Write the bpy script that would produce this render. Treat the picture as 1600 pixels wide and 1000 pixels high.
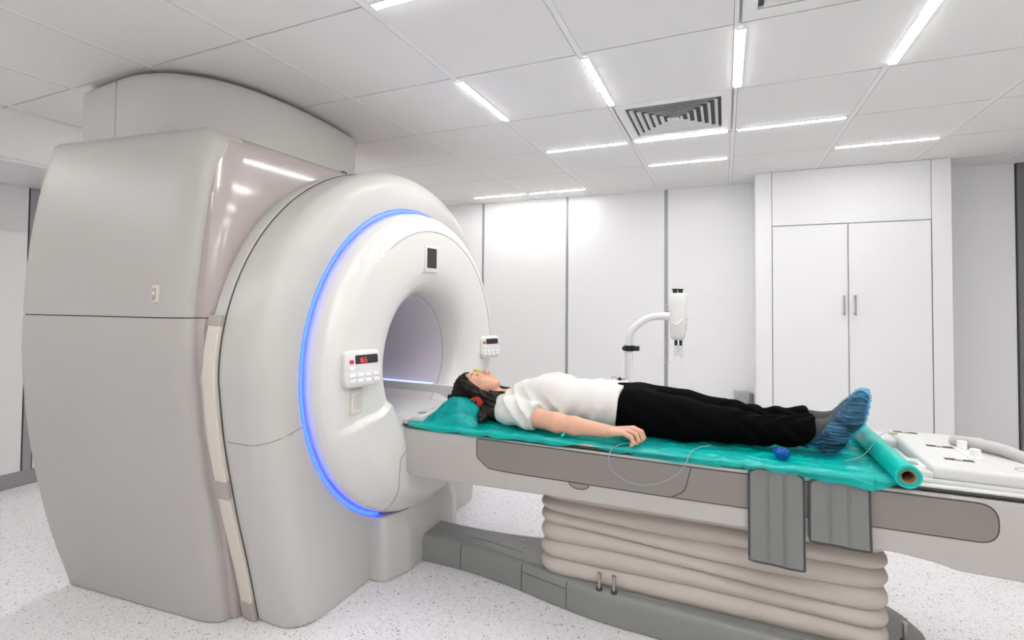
import bpy, bmesh, math, random
import numpy as np
from mathutils import Vector, Matrix
C = bpy.context.scene.collection
for o in list(bpy.data.objects): bpy.data.objects.remove(o)
random.seed(7)
PI = math.pi

# ---------------------------------------------------------------- camera / world / exposure
W, H = 1600, 1000
F, YAW, PITCH, ROLL, CY = 772.486, 0.4061, 0.025, 0.008, 446.13
cy, sy, cp, sp, cr, sr = math.cos(YAW), math.sin(YAW), math.cos(PITCH), math.sin(PITCH), math.cos(ROLL), math.sin(ROLL)
Rz = Matrix(((cy, -sy, 0), (sy, cy, 0), (0, 0, 1)))
fwd = Rz @ Vector((0, cp, sp)); up0 = Rz @ Vector((0, -sp, cp)); rt0 = Rz @ Vector((1, 0, 0))
rt = cr * rt0 + sr * up0; up = -sr * rt0 + cr * up0
cam = bpy.data.cameras.new('camera'); co = bpy.data.objects.new('camera', cam); C.objects.link(co)
m3 = Matrix((rt, up, -fwd)).transposed()
co.matrix_world = Matrix.Translation((0, 0, 1.3)) @ m3.to_4x4()
cam.sensor_fit = 'HORIZONTAL'; cam.sensor_width = 36; cam.lens = F / W * 36
cam.shift_y = -(H / 2 - CY) / W; cam.clip_start = 0.05
sc = bpy.context.scene; sc.camera = co
w = bpy.data.worlds.new('world'); sc.world = w; w.use_nodes = True
w.node_tree.nodes['Background'].inputs[0].default_value = (.9, .93, 1, 1)
w.node_tree.nodes['Background'].inputs[1].default_value = 0.3
sc.view_settings.view_transform = 'Standard'; sc.view_settings.look = 'None'
sc.view_settings.gamma = 1; sc.view_settings.use_curve_mapping = False
sc.view_settings.exposure = 2.6
TUBE_POWER = 11.8

# ---------------------------------------------------------------- materials
def mat(name, col, rough=.5, metal=0, spec=.5, coat=0, bump=0, bscale=60, emit=None, estr=0, alpha=1, trans=0, var=0, vscale=3, sheen=0, sss=0):
    m = bpy.data.materials.new(name); m.use_nodes = True
    nt = m.node_tree; b = nt.nodes['Principled BSDF']
    b.inputs['Base Color'].default_value = (*col, 1); b.inputs['Roughness'].default_value = rough
    b.inputs['Metallic'].default_value = metal; b.inputs['Specular IOR Level'].default_value = spec
    b.inputs['Coat Weight'].default_value = coat; b.inputs['Coat Roughness'].default_value = .08
    b.inputs['Alpha'].default_value = alpha; b.inputs['Transmission Weight'].default_value = trans
    b.inputs['Sheen Weight'].default_value = sheen
    if sss:
        b.inputs['Subsurface Weight'].default_value = sss
        b.inputs['Subsurface Radius'].default_value = (.012, .005, .003); b.inputs['Subsurface Scale'].default_value = 1
    if emit:
        b.inputs['Emission Color'].default_value = (*emit, 1); b.inputs['Emission Strength'].default_value = estr
    tc = nt.nodes.new('ShaderNodeTexCoord')
    if bump:
        n = nt.nodes.new('ShaderNodeTexNoise'); n.inputs['Scale'].default_value = bscale; n.inputs['Detail'].default_value = 3
        nt.links.new(tc.outputs['Object'], n.inputs['Vector'])
        bp = nt.nodes.new('ShaderNodeBump'); bp.inputs['Strength'].default_value = bump; bp.inputs['Distance'].default_value = .01
        nt.links.new(n.outputs['Fac'], bp.inputs['Height']); nt.links.new(bp.outputs['Normal'], b.inputs['Normal'])
    if var:
        n = nt.nodes.new('ShaderNodeTexNoise'); n.inputs['Scale'].default_value = vscale; n.inputs['Detail'].default_value = 4
        nt.links.new(tc.outputs['Object'], n.inputs['Vector'])
        mx = nt.nodes.new('ShaderNodeMix'); mx.data_type = 'RGBA'
        mx.inputs[6].default_value = (*[c * (1 - var) for c in col], 1); mx.inputs[7].default_value = (*[min(1, c * (1 + var)) for c in col], 1)
        nt.links.new(n.outputs['Fac'], mx.inputs[0]); nt.links.new(mx.outputs[2], b.inputs['Base Color'])
    return m
M = {}
M['ceil'] = mat('ceiling_tile_paint', (.86, .855, .845), .8, bump=.05, bscale=150)
M['grid'] = mat('ceiling_grid_paint', (.90, .895, .885), .6)
M['joint'] = mat('dark_joint', (.10, .10, .10), .9)
M['wall'] = mat('gloss_wall_panel', (.84, .84, .85), .28, spec=.5)
M['wallg'] = mat('grey_wall_panel', (.62, .615, .61), .5)
M['strip'] = mat('aluminium_strip', (.36, .36, .37), .45, metal=.3)
M['darkstrip'] = mat('dark_grey_column', (.19, .185, .185), .5)
M['cab'] = mat('white_cabinet_laminate', (.83, .83, .84), .45)
M['shellw'] = mat('gantry_white_plastic', (.74, .73, .712), .28, spec=.5, coat=.25)
M['shellg'] = mat('gantry_grey_plastic', (.55, .54, .52), .38, spec=.5)
M['side'] = mat('gantry_side_plastic', (.47, .455, .435), .42, spec=.45, var=.02, vscale=1.5)
M['pink'] = mat('gloss_mauve_plastic', (.46, .40, .39), .16, coat=.5)
M['beige'] = mat('beige_trim', (.68, .63, .565), .4)
M['clip'] = mat('taupe_clip', (.42, .385, .35), .45)
M['cover'] = mat('top_cover_plastic', (.58, .57, .55), .5)
M['bore'] = mat('bore_liner', (.80, .74, .775), .35)
M['seam'] = mat('seam_shadow_gap', (.06, .055, .05), .8)
M['seaml'] = mat('fine_seam', (.32, .305, .29), .8)
M['led'] = mat('blue_light_strip', (.1, .2, .9), .4, emit=(.02, .06, 1.0), estr=.75)
M['tube'] = mat('lamp_tube', (1, 1, 1), .4, emit=(1, .985, .96), estr=TUBE_POWER)
M['lampbody'] = mat('lamp_housing', (.7, .7, .7), .5)
M['key'] = mat('keypad_plastic', (.72, .72, .73), .35)
M['keyw'] = mat('keypad_button', (.86, .86, .86), .4)
M['screen'] = mat('dark_screen', (.035, .03, .035), .12)
M['red'] = mat('red_plastic', (.62, .03, .02), .35)
M['redled'] = mat('red_digits', (.8, .05, .05), .4, emit=(1, .08, .08), estr=.3)
M['tbl'] = mat('table_grey_plastic', (.48, .46, .44), .4)
M['tblw'] = mat('table_white_plastic', (.64, .64, .635), .35)
M['mauve'] = mat('table_side_panel', (.24, .215, .20), .42)
M['bellow'] = mat('bellows_vinyl', (.53, .475, .43), .5, bump=.05, bscale=30)
M['base'] = mat('base_cover', (.235, .24, .228), .35)
M['base2'] = mat('base_cover_light', (.36, .365, .365), .35)
M['metal'] = mat('brushed_steel', (.45, .44, .43), .35, metal=1)
M['strap'] = mat('grey_strap_fabric', (.20, .205, .197), .85, bump=.25, bscale=220, sheen=.2)
M['stitch'] = mat('strap_stitching', (.17, .17, .17), .8)
M['piping'] = mat('dark_strap_piping', (.055, .055, .06), .6)
M['cable'] = mat('grey_cable_sleeve', (.48, .47, .46), .55)
M['wire'] = mat('thin_blue_grey_line', (.28, .38, .42), .3)
M['yell'] = mat('yellow_plastic', (.72, .58, .05), .45)
M['ycon'] = mat('cable_boot', (.5, .48, .25), .5)
M['black'] = mat('black_plastic', (.012, .012, .012), .4)
M['skin'] = mat('skin', (.66, .37, .26), .48, sss=.12, bump=.04, bscale=200, var=.05, vscale=14)
M['lip'] = mat('lips', (.52, .20, .17), .4)
M['hair'] = mat('dark_brown_hair', (.010, .0055, .004), .5, spec=.25, bump=.5, bscale=90)
M['shirt'] = mat('white_cotton', (.66, .65, .63), .9, sheen=.2, bump=.08, bscale=300)
M['pants'] = mat('black_trouser_cloth', (.0022, .002, .0023), .95, spec=.06, bump=.1, bscale=250)
M['shoe'] = mat('charcoal_shoe', (.018, .017, .018), .6)
M['card'] = mat('cardboard_core', (.35, .22, .12), .85)
M['dark'] = mat('dark_inside', (.01, .008, .007), .9)
M['ivw'] = mat('white_stand_paint', (.82, .82, .81), .35)
M['pillow'] = mat('dark_teal_foam', (.03, .16, .22), .8)
M['grey'] = mat('grey_box', (.42, .42, .42), .5)

def film(name, col, alpha, rough=.25, bscale=14, bstr=.8, trl=.35, stretch=(1, 1, 1)):
    m = bpy.data.materials.new(name); m.use_nodes = True; nt = m.node_tree
    for n in list(nt.nodes): nt.nodes.remove(n)
    out = nt.nodes.new('ShaderNodeOutputMaterial'); tc = nt.nodes.new('ShaderNodeTexCoord')
    mp = nt.nodes.new('ShaderNodeMapping'); mp.inputs['Scale'].default_value = stretch
    nt.links.new(tc.outputs['Object'], mp.inputs['Vector'])
    no = nt.nodes.new('ShaderNodeTexNoise'); no.inputs['Scale'].default_value = bscale; no.inputs['Detail'].default_value = 4; no.inputs['Distortion'].default_value = 1.2
    nt.links.new(mp.outputs[0], no.inputs['Vector'])
    bp = nt.nodes.new('ShaderNodeBump'); bp.inputs['Strength'].default_value = bstr; bp.inputs['Distance'].default_value = .01
    nt.links.new(no.outputs['Fac'], bp.inputs['Height'])
    pb = nt.nodes.new('ShaderNodeBsdfPrincipled'); pb.inputs['Base Color'].default_value = (*col, 1); pb.inputs['Roughness'].default_value = rough
    tl = nt.nodes.new('ShaderNodeBsdfTranslucent'); tl.inputs[0].default_value = (*col, 1)
    tr = nt.nodes.new('ShaderNodeBsdfTransparent'); k = .55
    tr.inputs[0].default_value = (*[k * c + (1 - k) for c in [min(1, c * 2.0) for c in col]], 1)
    nt.links.new(bp.outputs[0], pb.inputs['Normal']); nt.links.new(bp.outputs[0], tl.inputs['Normal'])
    m1 = nt.nodes.new('ShaderNodeMixShader'); m1.inputs[0].default_value = trl
    nt.links.new(pb.outputs[0], m1.inputs[1]); nt.links.new(tl.outputs[0], m1.inputs[2])
    rg = nt.nodes.new('ShaderNodeMapRange'); rg.inputs[1].default_value = .35; rg.inputs[2].default_value = .65
    rg.inputs[3].default_value = max(0, alpha - .24); rg.inputs[4].default_value = min(1, alpha + .24)
    nt.links.new(no.outputs['Fac'], rg.inputs[0])
    m2 = nt.nodes.new('ShaderNodeMixShader'); nt.links.new(rg.outputs[0], m2.inputs[0])
    nt.links.new(tr.outputs[0], m2.inputs[1]); nt.links.new(m1.outputs[0], m2.inputs[2])
    nt.links.new(m2.outputs[0], out.inputs['Surface'])
    return m
M['teal'] = film('teal_plastic_film', (.0, .62, .57), .66, .18, 7, .7, stretch=(.7, 1.6, 1))
M['tealroll'] = mat('teal_roll_plastic', (.0, .50, .43), .3, bump=.1, bscale=12)
M['bluefilm'] = film('blue_shoe_cover_film', (.16, .42, .75), .24, .12, 22, 1.0, .3, stretch=(.6, .6, 5))
M['bluefilm2'] = film('blue_crumpled_film', (.01, .16, .62), .8, .2, 60, 1, .3)
M['clear'] = mat('clear_plastic', (.85, .87, .88), .1, alpha=.45)

def floor_mat():
    m = bpy.data.materials.new('speckled_vinyl_floor'); m.use_nodes = True; nt = m.node_tree; b = nt.nodes['Principled BSDF']
    tc = nt.nodes.new('ShaderNodeTexCoord'); b.inputs['Roughness'].default_value = .42
    n = nt.nodes.new('ShaderNodeTexNoise'); n.inputs['Scale'].default_value = 35; n.inputs['Detail'].default_value = 6
    nt.links.new(tc.outputs['Object'], n.inputs['Vector'])
    base = nt.nodes.new('ShaderNodeMix'); base.data_type = 'RGBA'
    base.inputs[6].default_value = (.72, .705, .72, 1); base.inputs[7].default_value = (.86, .845, .86, 1); nt.links.new(n.outputs['Fac'], base.inputs[0])
    prev = base.outputs[2]
    for sc_, th, col, seed in ((75, .15, (.15, .12, .11, 1), 0), (140, .20, (.32, .28, .27, 1), 3.3), (120, .15, (.80, .79, .80, 1), 7.7), (48, .10, (.26, .24, .24, 1), 11), (200, .22, (.40, .37, .38, 1), 17)):
        v = nt.nodes.new('ShaderNodeTexVoronoi'); v.inputs['Scale'].default_value = sc_
        mp = nt.nodes.new('ShaderNodeMapping'); mp.inputs['Location'].default_value = (seed, seed * 2, 0)
        dn = nt.nodes.new('ShaderNodeTexNoise'); dn.inputs['Scale'].default_value = 60
        nt.links.new(tc.outputs['Object'], dn.inputs['Vector'])
        ad = nt.nodes.new('ShaderNodeVectorMath'); ad.operation = 'MULTIPLY_ADD'; ad.inputs[1].default_value = (.02, .02, 0)
        nt.links.new(dn.outputs['Color'], ad.inputs[0]); nt.links.new(tc.outputs['Object'], ad.inputs[2])
        nt.links.new(ad.outputs[0], mp.inputs['Vector']); nt.links.new(mp.outputs[0], v.inputs['Vector'])
        sx = nt.nodes.new('ShaderNodeSeparateColor'); nt.links.new(v.outputs['Color'], sx.inputs[0])
        ml = nt.nodes.new('ShaderNodeMath'); ml.operation = 'MULTIPLY'; ml.inputs[1].default_value = th * 1.7; nt.links.new(sx.outputs[0], ml.inputs[0])
        lt = nt.nodes.new('ShaderNodeMath'); lt.operation = 'LESS_THAN'; nt.links.new(v.outputs['Distance'], lt.inputs[0]); nt.links.new(ml.outputs[0], lt.inputs[1])
        g = nt.nodes.new('ShaderNodeMath'); g.operation = 'GREATER_THAN'; g.inputs[1].default_value = .45; nt.links.new(sx.outputs[1], g.inputs[0])
        mm = nt.nodes.new('ShaderNodeMath'); mm.operation = 'MULTIPLY'; nt.links.new(lt.outputs[0], mm.inputs[0]); nt.links.new(g.outputs[0], mm.inputs[1])
        mx = nt.nodes.new('ShaderNodeMix'); mx.data_type = 'RGBA'; nt.links.new(mm.outputs[0], mx.inputs[0])
        nt.links.new(prev, mx.inputs[6]); mx.inputs[7].default_value = col; prev = mx.outputs[2]
    nt.links.new(prev, b.inputs['Base Color'])
    return m
M['floor'] = floor_mat()

# ---------------------------------------------------------------- builders
ORG = {}
def link(name, me, m, parent):
    o = bpy.data.objects.new(name, me); C.objects.link(o)
    if m is not None: me.materials.append(m)
    ORG[o.name] = ORG.get(parent.name, Vector((0, 0, 0))) if parent else Vector((0, 0, 0))
    if parent: o.parent = parent
    return o
def mesh(name, V, Fc, m, parent=None, smooth=True, ang=35):
    off = ORG.get(parent.name, Vector((0, 0, 0))) if parent else Vector((0, 0, 0))
    me = bpy.data.meshes.new(name)
    me.from_pydata([tuple(Vector(v) - off) for v in V], [], Fc)
    bm = bmesh.new(); bm.from_mesh(me); bmesh.ops.recalc_face_normals(bm, faces=bm.faces); bm.to_mesh(me); bm.free()
    if smooth:
        me.polygons.foreach_set('use_smooth', [True] * len(me.polygons))
        if ang: me.set_sharp_from_angle(angle=math.radians(ang))
    me.update()
    return link(name, me, m, parent)
def tag(o, label=None, cat=None, group=None, kind=None):
    for k, v in (('label', label), ('category', cat), ('group', group), ('kind', kind)):
        if v: o[k] = v
    return o
def thing(name, loc, label, cat, group=None):
    o = bpy.data.objects.new(name, None); C.objects.link(o); o.location = loc; o.empty_display_size = .1
    ORG[o.name] = Vector(loc); return tag(o, label, cat, group)
def copy_tree(o, parent=None):
    c = o.copy(); C.objects.link(c)
    if parent: c.parent = parent
    for ch in [x for x in bpy.data.objects if x.parent == o]: copy_tree(ch, c)
    return c
class G:                                             # a geometry collector: joins shapes of ONE part
    def __init__(s): s.V = []; s.F = []
    def add(s, V, Fc):
        n = len(s.V); s.V += [tuple(v) for v in V]; s.F += [[i + n for i in f] for f in Fc]; return s
    def box(s, a, b, bev=0, seg=2, rot=None):
        bm = bmesh.new(); bmesh.ops.create_cube(bm, size=1)
        a = Vector(a); b = Vector(b); d = b - a
        for v in bm.verts: v.co = Vector((v.co.x * d.x, v.co.y * d.y, v.co.z * d.z))
        if bev: bmesh.ops.bevel(bm, geom=list(bm.edges), offset=bev, segments=seg, affect='EDGES', profile=.5)
        c = (a + b) / 2
        V = [(rot @ v.co if rot else v.co) + c for v in bm.verts]
        bm.verts.index_update(); Fc = [[v.index for v in f.verts] for f in bm.faces]; bm.free()
        return s.add(V, Fc)
    def tube(s, P, R, n=12, caps=True):
        P = [Vector(p) for p in P]
        if not hasattr(R, '__len__'): R = [R] * len(P)
        V = []; t0 = (P[1] - P[0]).normalized(); u = t0.orthogonal().normalized()
        for i, p in enumerate(P):
            t = (P[min(i + 1, len(P) - 1)] - P[max(i - 1, 0)])
            t = t.normalized() if t.length > 1e-9 else t0
            u = (u - t * u.dot(t)).normalized(); v = t.cross(u)
            for k in range(n):
                a = 2 * PI * k / n; V.append(p + (u * math.cos(a) + v * math.sin(a)) * R[i])
        Fc = [[i * n + k, i * n + (k + 1) % n, (i + 1) * n + (k + 1) % n, (i + 1) * n + k] for i in range(len(P) - 1) for k in range(n)]
        if caps: Fc += [list(range(n))[::-1], [(len(P) - 1) * n + k for k in range(n)]]
        return s.add(V, Fc)
    def loop(s, P, r, n=6):                           # closed tube
        P = [Vector(p) for p in P]; N = len(P); V = []
        for i, p in enumerate(P):
            t = (P[(i + 1) % N] - P[i - 1]).normalized(); u = t.orthogonal().normalized() if i == 0 else (u - t * u.dot(t)).normalized(); v = t.cross(u)
            for k in range(n):
                a = 2 * PI * k / n; V.append(p + (u * math.cos(a) + v * math.sin(a)) * r)
        return s.add(V, [[i * n + k, i * n + (k + 1) % n, ((i + 1) % N) * n + (k + 1) % n, ((i + 1) % N) * n + k] for i in range(N) for k in range(n)])
    def grid(s, rows, wrap=False, caps=False):
        n = len(rows[0]); V = [v for r in rows for v in r]
        Fc = [[i * n + k, i * n + (k + 1) % n, (i + 1) * n + (k + 1) % n, (i + 1) * n + k] for i in range(len(rows) - 1) for k in range(n if wrap else n - 1)]
        if caps: Fc += [list(range(n))[::-1], [(len(rows) - 1) * n + k for k in range(n)]]
        return s.add(V, Fc)
    def prism(s, P, axis, a, b, bev=0, seg=3):        # polygon P (2-D) extruded along axis between a and b
        bm = bmesh.new()
        def mk(p, t): return {'x': (t, p[0], p[1]), 'y': (p[0], t, p[1]), 'z': (p[0], p[1], t)}[axis]
        A = [bm.verts.new(mk(p, a)) for p in P]; B = [bm.verts.new(mk(p, b)) for p in P]
        fa = bm.faces.new(A); fb = bm.faces.new(B[::-1])
        for i in range(len(P)): bm.faces.new([A[i], B[i], B[(i + 1) % len(P)], A[(i + 1) % len(P)]])
        bmesh.ops.recalc_face_normals(bm, faces=bm.faces)
        if bev: bmesh.ops.bevel(bm, geom=list(set(list(fa.edges) + list(fb.edges))), offset=bev, segments=seg, affect='EDGES', profile=.5)
        bmesh.ops.triangulate(bm, faces=[f for f in bm.faces if len(f.verts) > 4])
        bm.verts.index_update(); V = [v.co.copy() for v in bm.verts]; Fc = [[v.index for v in f.verts] for f in bm.faces]; bm.free()
        return s.add(V, Fc)
    def cyl(s, a, b, r, n=24, r2=None): return s.tube([a, b], [r, r if r2 is None else r2], n)
    def build(s, name, m, parent=None, smooth=True, ang=35): return mesh(name, s.V, s.F, m, parent, smooth, ang)
def rpoly(P, R, n=6):                                 # round the corners of a polygon; R one radius or a list
    out = []; N = len(P); R = R if hasattr(R, '__len__') else [R] * N
    for i in range(N):
        p = Vector(P[i]).to_2d() if len(P[i]) == 2 else Vector(P[i]); a = Vector(P[i - 1]) - p; b = Vector(P[(i + 1) % N]) - p
        r = R[i]
        if r <= 0: out.append(tuple(p)); continue
        ang = a.angle(b); d = min(r / math.tan(ang / 2), a.length * .49, b.length * .49)
        A = p + a.normalized() * d; B = p + b.normalized() * d
        for k in range(n + 1):
            t = k / n; out.append(tuple((1 - t) ** 2 * A + 2 * t * (1 - t) * p + t * t * B))
    return out
def bez(P, n=12):                                     # Catmull-Rom through points
    P = [Vector(p) for p in P]; P = [P[0] * 2 - P[1]] + P + [P[-1] * 2 - P[-2]]; out = []
    for i in range(1, len(P) - 2):
        for k in range(n):
            t = k / n; a, b, c, d = P[i - 1:i + 3]
            out.append(.5 * ((2 * b) + (c - a) * t + (2 * a - 5 * b + 4 * c - d) * t * t + (3 * b - a - 3 * c + d) * t ** 3))
    out.append(P[-2]); return out
def interp(x, xs, ys): return float(np.interp(x, xs, ys))
def smooth01(t): t = max(0, min(1, t)); return t * t * (3 - 2 * t)
def cspl(x, xs, ys):                                  # smooth 1-D interpolation
    x = max(xs[0], min(xs[-1], x)); i = max(0, min(len(xs) - 2, int(np.searchsorted(xs, x)) - 1)); n = len(xs)
    def sl(j): return (ys[min(j + 1, n - 1)] - ys[max(j - 1, 0)]) / (xs[min(j + 1, n - 1)] - xs[max(j - 1, 0)])
    h = xs[i + 1] - xs[i]; t = (x - xs[i]) / h
    return (2 * t ** 3 - 3 * t * t + 1) * ys[i] + (t ** 3 - 2 * t * t + t) * h * sl(i) + (-2 * t ** 3 + 3 * t * t) * ys[i + 1] + (t ** 3 - t * t) * h * sl(i + 1)

# ---------------------------------------------------------------- room
ZC = 2.3145; TX, TY, GX, GY = .6, .615, -2.352, 1.3578
X0, X1, Y0, Y1 = -4.4, 2.75, -1.75, 4.77
g = G().box((X0 - .1, Y0 - .1, -.1), (X1 + .1, Y1 + .1, 0)); tag(g.build('floor', M['floor'], smooth=False), kind='structure')
ce = tag(G().box((X0 - .1, Y0 - .1, ZC + .012), (X1 + .1, Y1 + .1, ZC + .1)).build('ceiling', M['joint'], smooth=False), kind='structure')
g = G(); gb = G(); nx0, nx1, ny0, ny1 = -4, 9, -6, 6
for i in range(nx0, nx1):
    for j in range(ny0, ny1):
        a, b = GX + i * TX, GY + j * TY
        xa, xb, ya, yb = max(a + .0143, X0), min(a + TX - .0143, X1), max(b + .0032, Y0), min(b + TY - .0032, Y1)
        if xb - xa < .02 or yb - ya < .02: continue
        if (i, j) in ((3, 2), (4, 0)): continue       # tiles replaced by air diffusers
        g.box((xa, ya, ZC), (xb, yb, ZC + .0115))
g.build('tile_panels', M['ceil'], ce, smooth=False)
for i in range(nx0, nx1 + 1):
    a = GX + i * TX
    if X0 < a - .02 and a + .02 < X1: gb.box((a - .0125, Y0, ZC + .001), (a + .0125, Y1, ZC + .0118))
gb.build('grid_bars', M['grid'], ce, smooth=False)
# walls
wb = tag(G().box((X0 - .1, Y1, 0), (X1 + .1, Y1 + .1, ZC + .012)).build('wall_back', M['joint'], smooth=False), kind='structure')
g = G(); sx = [-4.28, -3.34, -2.39, -1.449, -.496, .35, 1.02]
xs = [X0] + sx[:5] + [.9, 1.965]
for a, b in zip(xs[:-1], xs[1:]): g.box((a + .012, Y1 - .012, .10), (b - .012, Y1, ZC + .01), .002)
g.box((2.06, Y1 - .012, .10), (X1, Y1, ZC + .01), .002)
g.build('wall_panels', M['wall'], wb, smooth=False)
for x, wd in ((-4.28, .02), (-3.34, .02), (-2.39, .018), (-1.449, .02), (-.496, .032)):
    tag(G().box((x - wd / 2, Y1 - .016, .10), (x + wd / 2, Y1, ZC + .01), .003).build('trim_%d' % (int(x * -10) % 10 + 1), M['strip'], smooth=False), kind='structure')
tag(G().box((1.962, Y1 - .03, .0), (2.055, Y1, ZC + .01), .004).build('trim_11', M['darkstrip'], smooth=False), kind='structure')
tag(G().box((X0, Y1 - .02, 0), (2.75, Y1, .10), .003).build('baseboard_back', M['strip'], smooth=False), kind='structure')
wl = tag(G().box((X0 - .1, Y0 - .1, 0), (X0, Y1 + .1, ZC + .012)).build('wall_left', M['joint'], smooth=False), kind='structure')
g = G()
for a, b in ((Y0, -.5), (-.5, .65), (.65, 1.80), (1.85, 3.0), (3.0, 4.1), (4.1, Y1)): g.box((X0, a + .006, .10), (X0 + .012, b - .006, 2.03), .002)
g.build('wall_panels', M['wall'], wl, smooth=False)
tag(G().box((X0, 1.802, .1), (X0 + .016, 1.848, 2.03), .002).build('trim_20', M['strip'], smooth=False), kind='structure')
tag(G().box((X0, Y0, 0), (X0 + .02, Y1, .10), .003).build('baseboard_left', M['strip'], smooth=False), kind='structure')
tag(G().box((X0, Y0, 2.03), (-3.62, Y1, ZC + .011), .006).box((X0, Y0, 2.05), (-3.61, Y1, 2.065)).build('trim_30', M['wall'], smooth=False), kind='structure')
tag(G().box((X1, Y0 - .1, 0), (X1 + .1, Y1 + .1, ZC + .012)).build('wall_right', M['wallg'], smooth=False), kind='structure')
tag(G().box((X0 - .1, Y0 - .1, 0), (X1 + .1, Y0, ZC + .012)).build('wall_front', M['wall'], smooth=False), kind='structure')

# built-in cabinet on the back wall
cb = thing('cabinet', (.85, 4.585, 0), 'white full-height built-in cabinet with two plain doors on the back wall', 'cabinet')
CX0, CX1, CYF = .229, 1.47, 4.40
g = G().box((CX0, CYF, 0), (CX0 + .116, Y1 - .012, ZC - .001), .003).box((CX1 - .112, CYF, 0), (CX1, Y1 - .012, ZC - .001), .003)
g.box((CX0 + .119, CYF, 1.885), (CX1 - .115, Y1 - .012, ZC - .001), .003).box((CX0 + .11, CYF + .02, 0), (CX1 - .11, Y1 - .012, 1.9)).box((CX0 + .119, CYF, 0), (CX1 - .115, Y1 - .03, .08), .002)
g.build('body', M['cab'], cb, smooth=False)
for s, xa, xb in ((0, .350, .850), (1, .857, 1.352)):
    d = G().box((xa, CYF - .002, .085), (xb, CYF + .018, 1.878), .003).build('door', M['cab'], cb, smooth=False)
    hx = .822 if s == 0 else .892
    h = G().tube([(hx, CYF - .03, 1.19), (hx, CYF - .03, 1.34)], .006, 10)
    h.cyl((hx, CYF - .002, 1.205), (hx, CYF - .03, 1.205), .006, 10).cyl((hx, CYF - .002, 1.325), (hx, CYF - .03, 1.325), .006, 10)
    tag(h.build('door_handle', M['metal'], d), 'brushed steel bar handle')
g = G().box((CX0 + .1163, CYF + .001, 0), (CX0 + .1187, CYF + .004, ZC - .002)).box((CX1 - .1147, CYF + .001, 0), (CX1 - .1123, CYF + .004, ZC - .002))
g.build('frame_joint', M['seaml'], cb, smooth=False)

# grey box low on the wall by the cabinet
sb = thing('wall_box', (.145, 4.73, .45), 'small grey square box with a round grille on the wall beside the cabinet', 'speaker')
G().box((.075, 4.70, .36), (.195, Y1 - .012, .51), .006).build('housing', M['grey'], sb, smooth=False)
G().box((.196, 4.705, .36), (.222, Y1 - .012, .50), .004).build('side_cover', M['darkstrip'], sb, smooth=False)
g = G(); g.loop([(.135 + .045 * math.cos(a), 4.699, .43 + .045 * math.sin(a)) for a in np.linspace(0, 2 * PI, 33)[:-1]], .003)
g.build('grille', M['strip'], sb)

# lamps: one slim tube fixture, copied
def make_lamp():
    t = thing('tube_lamp', (0, 0, 0), 'x', 'ceiling light', 'slim tube lamps in the ceiling grid')
    L = TX - .06
    prof = [(-.014, 0), (.014, 0), (.014, .0012), (-.014, .0012)]
    G().box((-L / 2 - .008, -.018, -.004), (L / 2 + .008, .018, 0), .001).build('housing', M['lampbody'], t, smooth=False)
    G().prism(rpoly([(-.0145, .001), (-.0145, -.006), (.0145, -.006), (.0145, .001)], [0, .004, .004, 0], 4), 'x', -L / 2, L / 2).build('diffuser', M['tube'], t)
    for e in (-1, 1): G().box((min(e * (L / 2 + .008), e * L / 2), -.0155, -.007), (max(e * (L / 2 + .008), e * L / 2), .0155, .001), .002).build('end_cap', M['lampbody'], t)
    return t
def cx_(i): return GX + i * TX
def ry_(j): return GY + j * TY
lamps = [('v', 2, 1, 'slim tube lamp slanting over the scanner front, leftmost of the front-to-back ones'),
         ('v', 3, 1, 'slim tube lamp running front-to-back, just left of the square louvred diffuser'),
         ('v', 4, 1, 'slim tube lamp running straight up and down, right of the louvred diffuser'),
         ('v', 5, 1, 'slim tube lamp running front-to-back at the upper right corner'),
         ('h', 2, 3, 'slim crosswise tube lamp at the left end of the row below the diffuser'),
         ('h', 3, 3, 'slim crosswise tube lamp touching the lower edge of the louvred diffuser'),
         ('h', 4, 3, 'slim crosswise tube lamp, right of the louvred diffuser in the same line as its edge'),
         ('h', 3, 4, 'short crosswise tube lamp alone below the row at the diffuser'),
         ('h', 5, 4, 'slim crosswise tube lamp above the white cabinet, farthest right'),
         ('h', 0, 5, 'slim tube lamp near the back wall, partly behind the scanner ring'),
         ('h', 1, 5, 'slim tube lamp near the back wall, right one of the pair above the scanner ring'),
         ('h', 2, 0, 'slim tube lamp cut off by the top edge above the scanner'),
         ('v', 3, -2, None), ('v', 4, -2, None), ('v', 5, -2, None), ('v', 6, -2, None), ('h', 5, -1, None), ('h', 3, -3, None), ('h', 4, -3, None), ('h', 6, -3, None),  # unlabelled entries: unseen lamps, added to brighten the room
         ('h', 6, 1, None), ('h', 6, 2, None), ('v', 7, -2, None), ('v', 7, 0, None), ('v', 8, 0, None), ('h', 3, -4, None), ('v', 4, -4, None), ('v', 6, -4, None), ('v', 2, -2, None),
         ('v', -2, -2, None), ('v', -2, -3, None), ('v', -1, -3, None), ('h', -2, -3, None), ('v', 0, -3, None), ('v', -1, 1, None), ('v', -1, 2, None), ('v', -1, 3, None), ('h', -2, 2, None), ('h', -2, 3, None), ('h', -2, 4, None)]  # last ones hidden behind the top cover, added to brighten the left wall
lamp0 = make_lamp(); first = True
for k, i, j, lab in lamps:
    o = lamp0 if first else copy_tree(lamp0); first = False
    if k == 'h': o.location = (cx_(i) + TX / 2, ry_(j) + .012, ZC); o.rotation_euler = (0, 0, 0)
    else: o.location = (cx_(i) + .012, ry_(j) + TY / 2, ZC); o.rotation_euler = (0, 0, PI / 2)
    o['label'] = lab or 'unseen slim tube lamp added to the ceiling to brighten the room'

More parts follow.
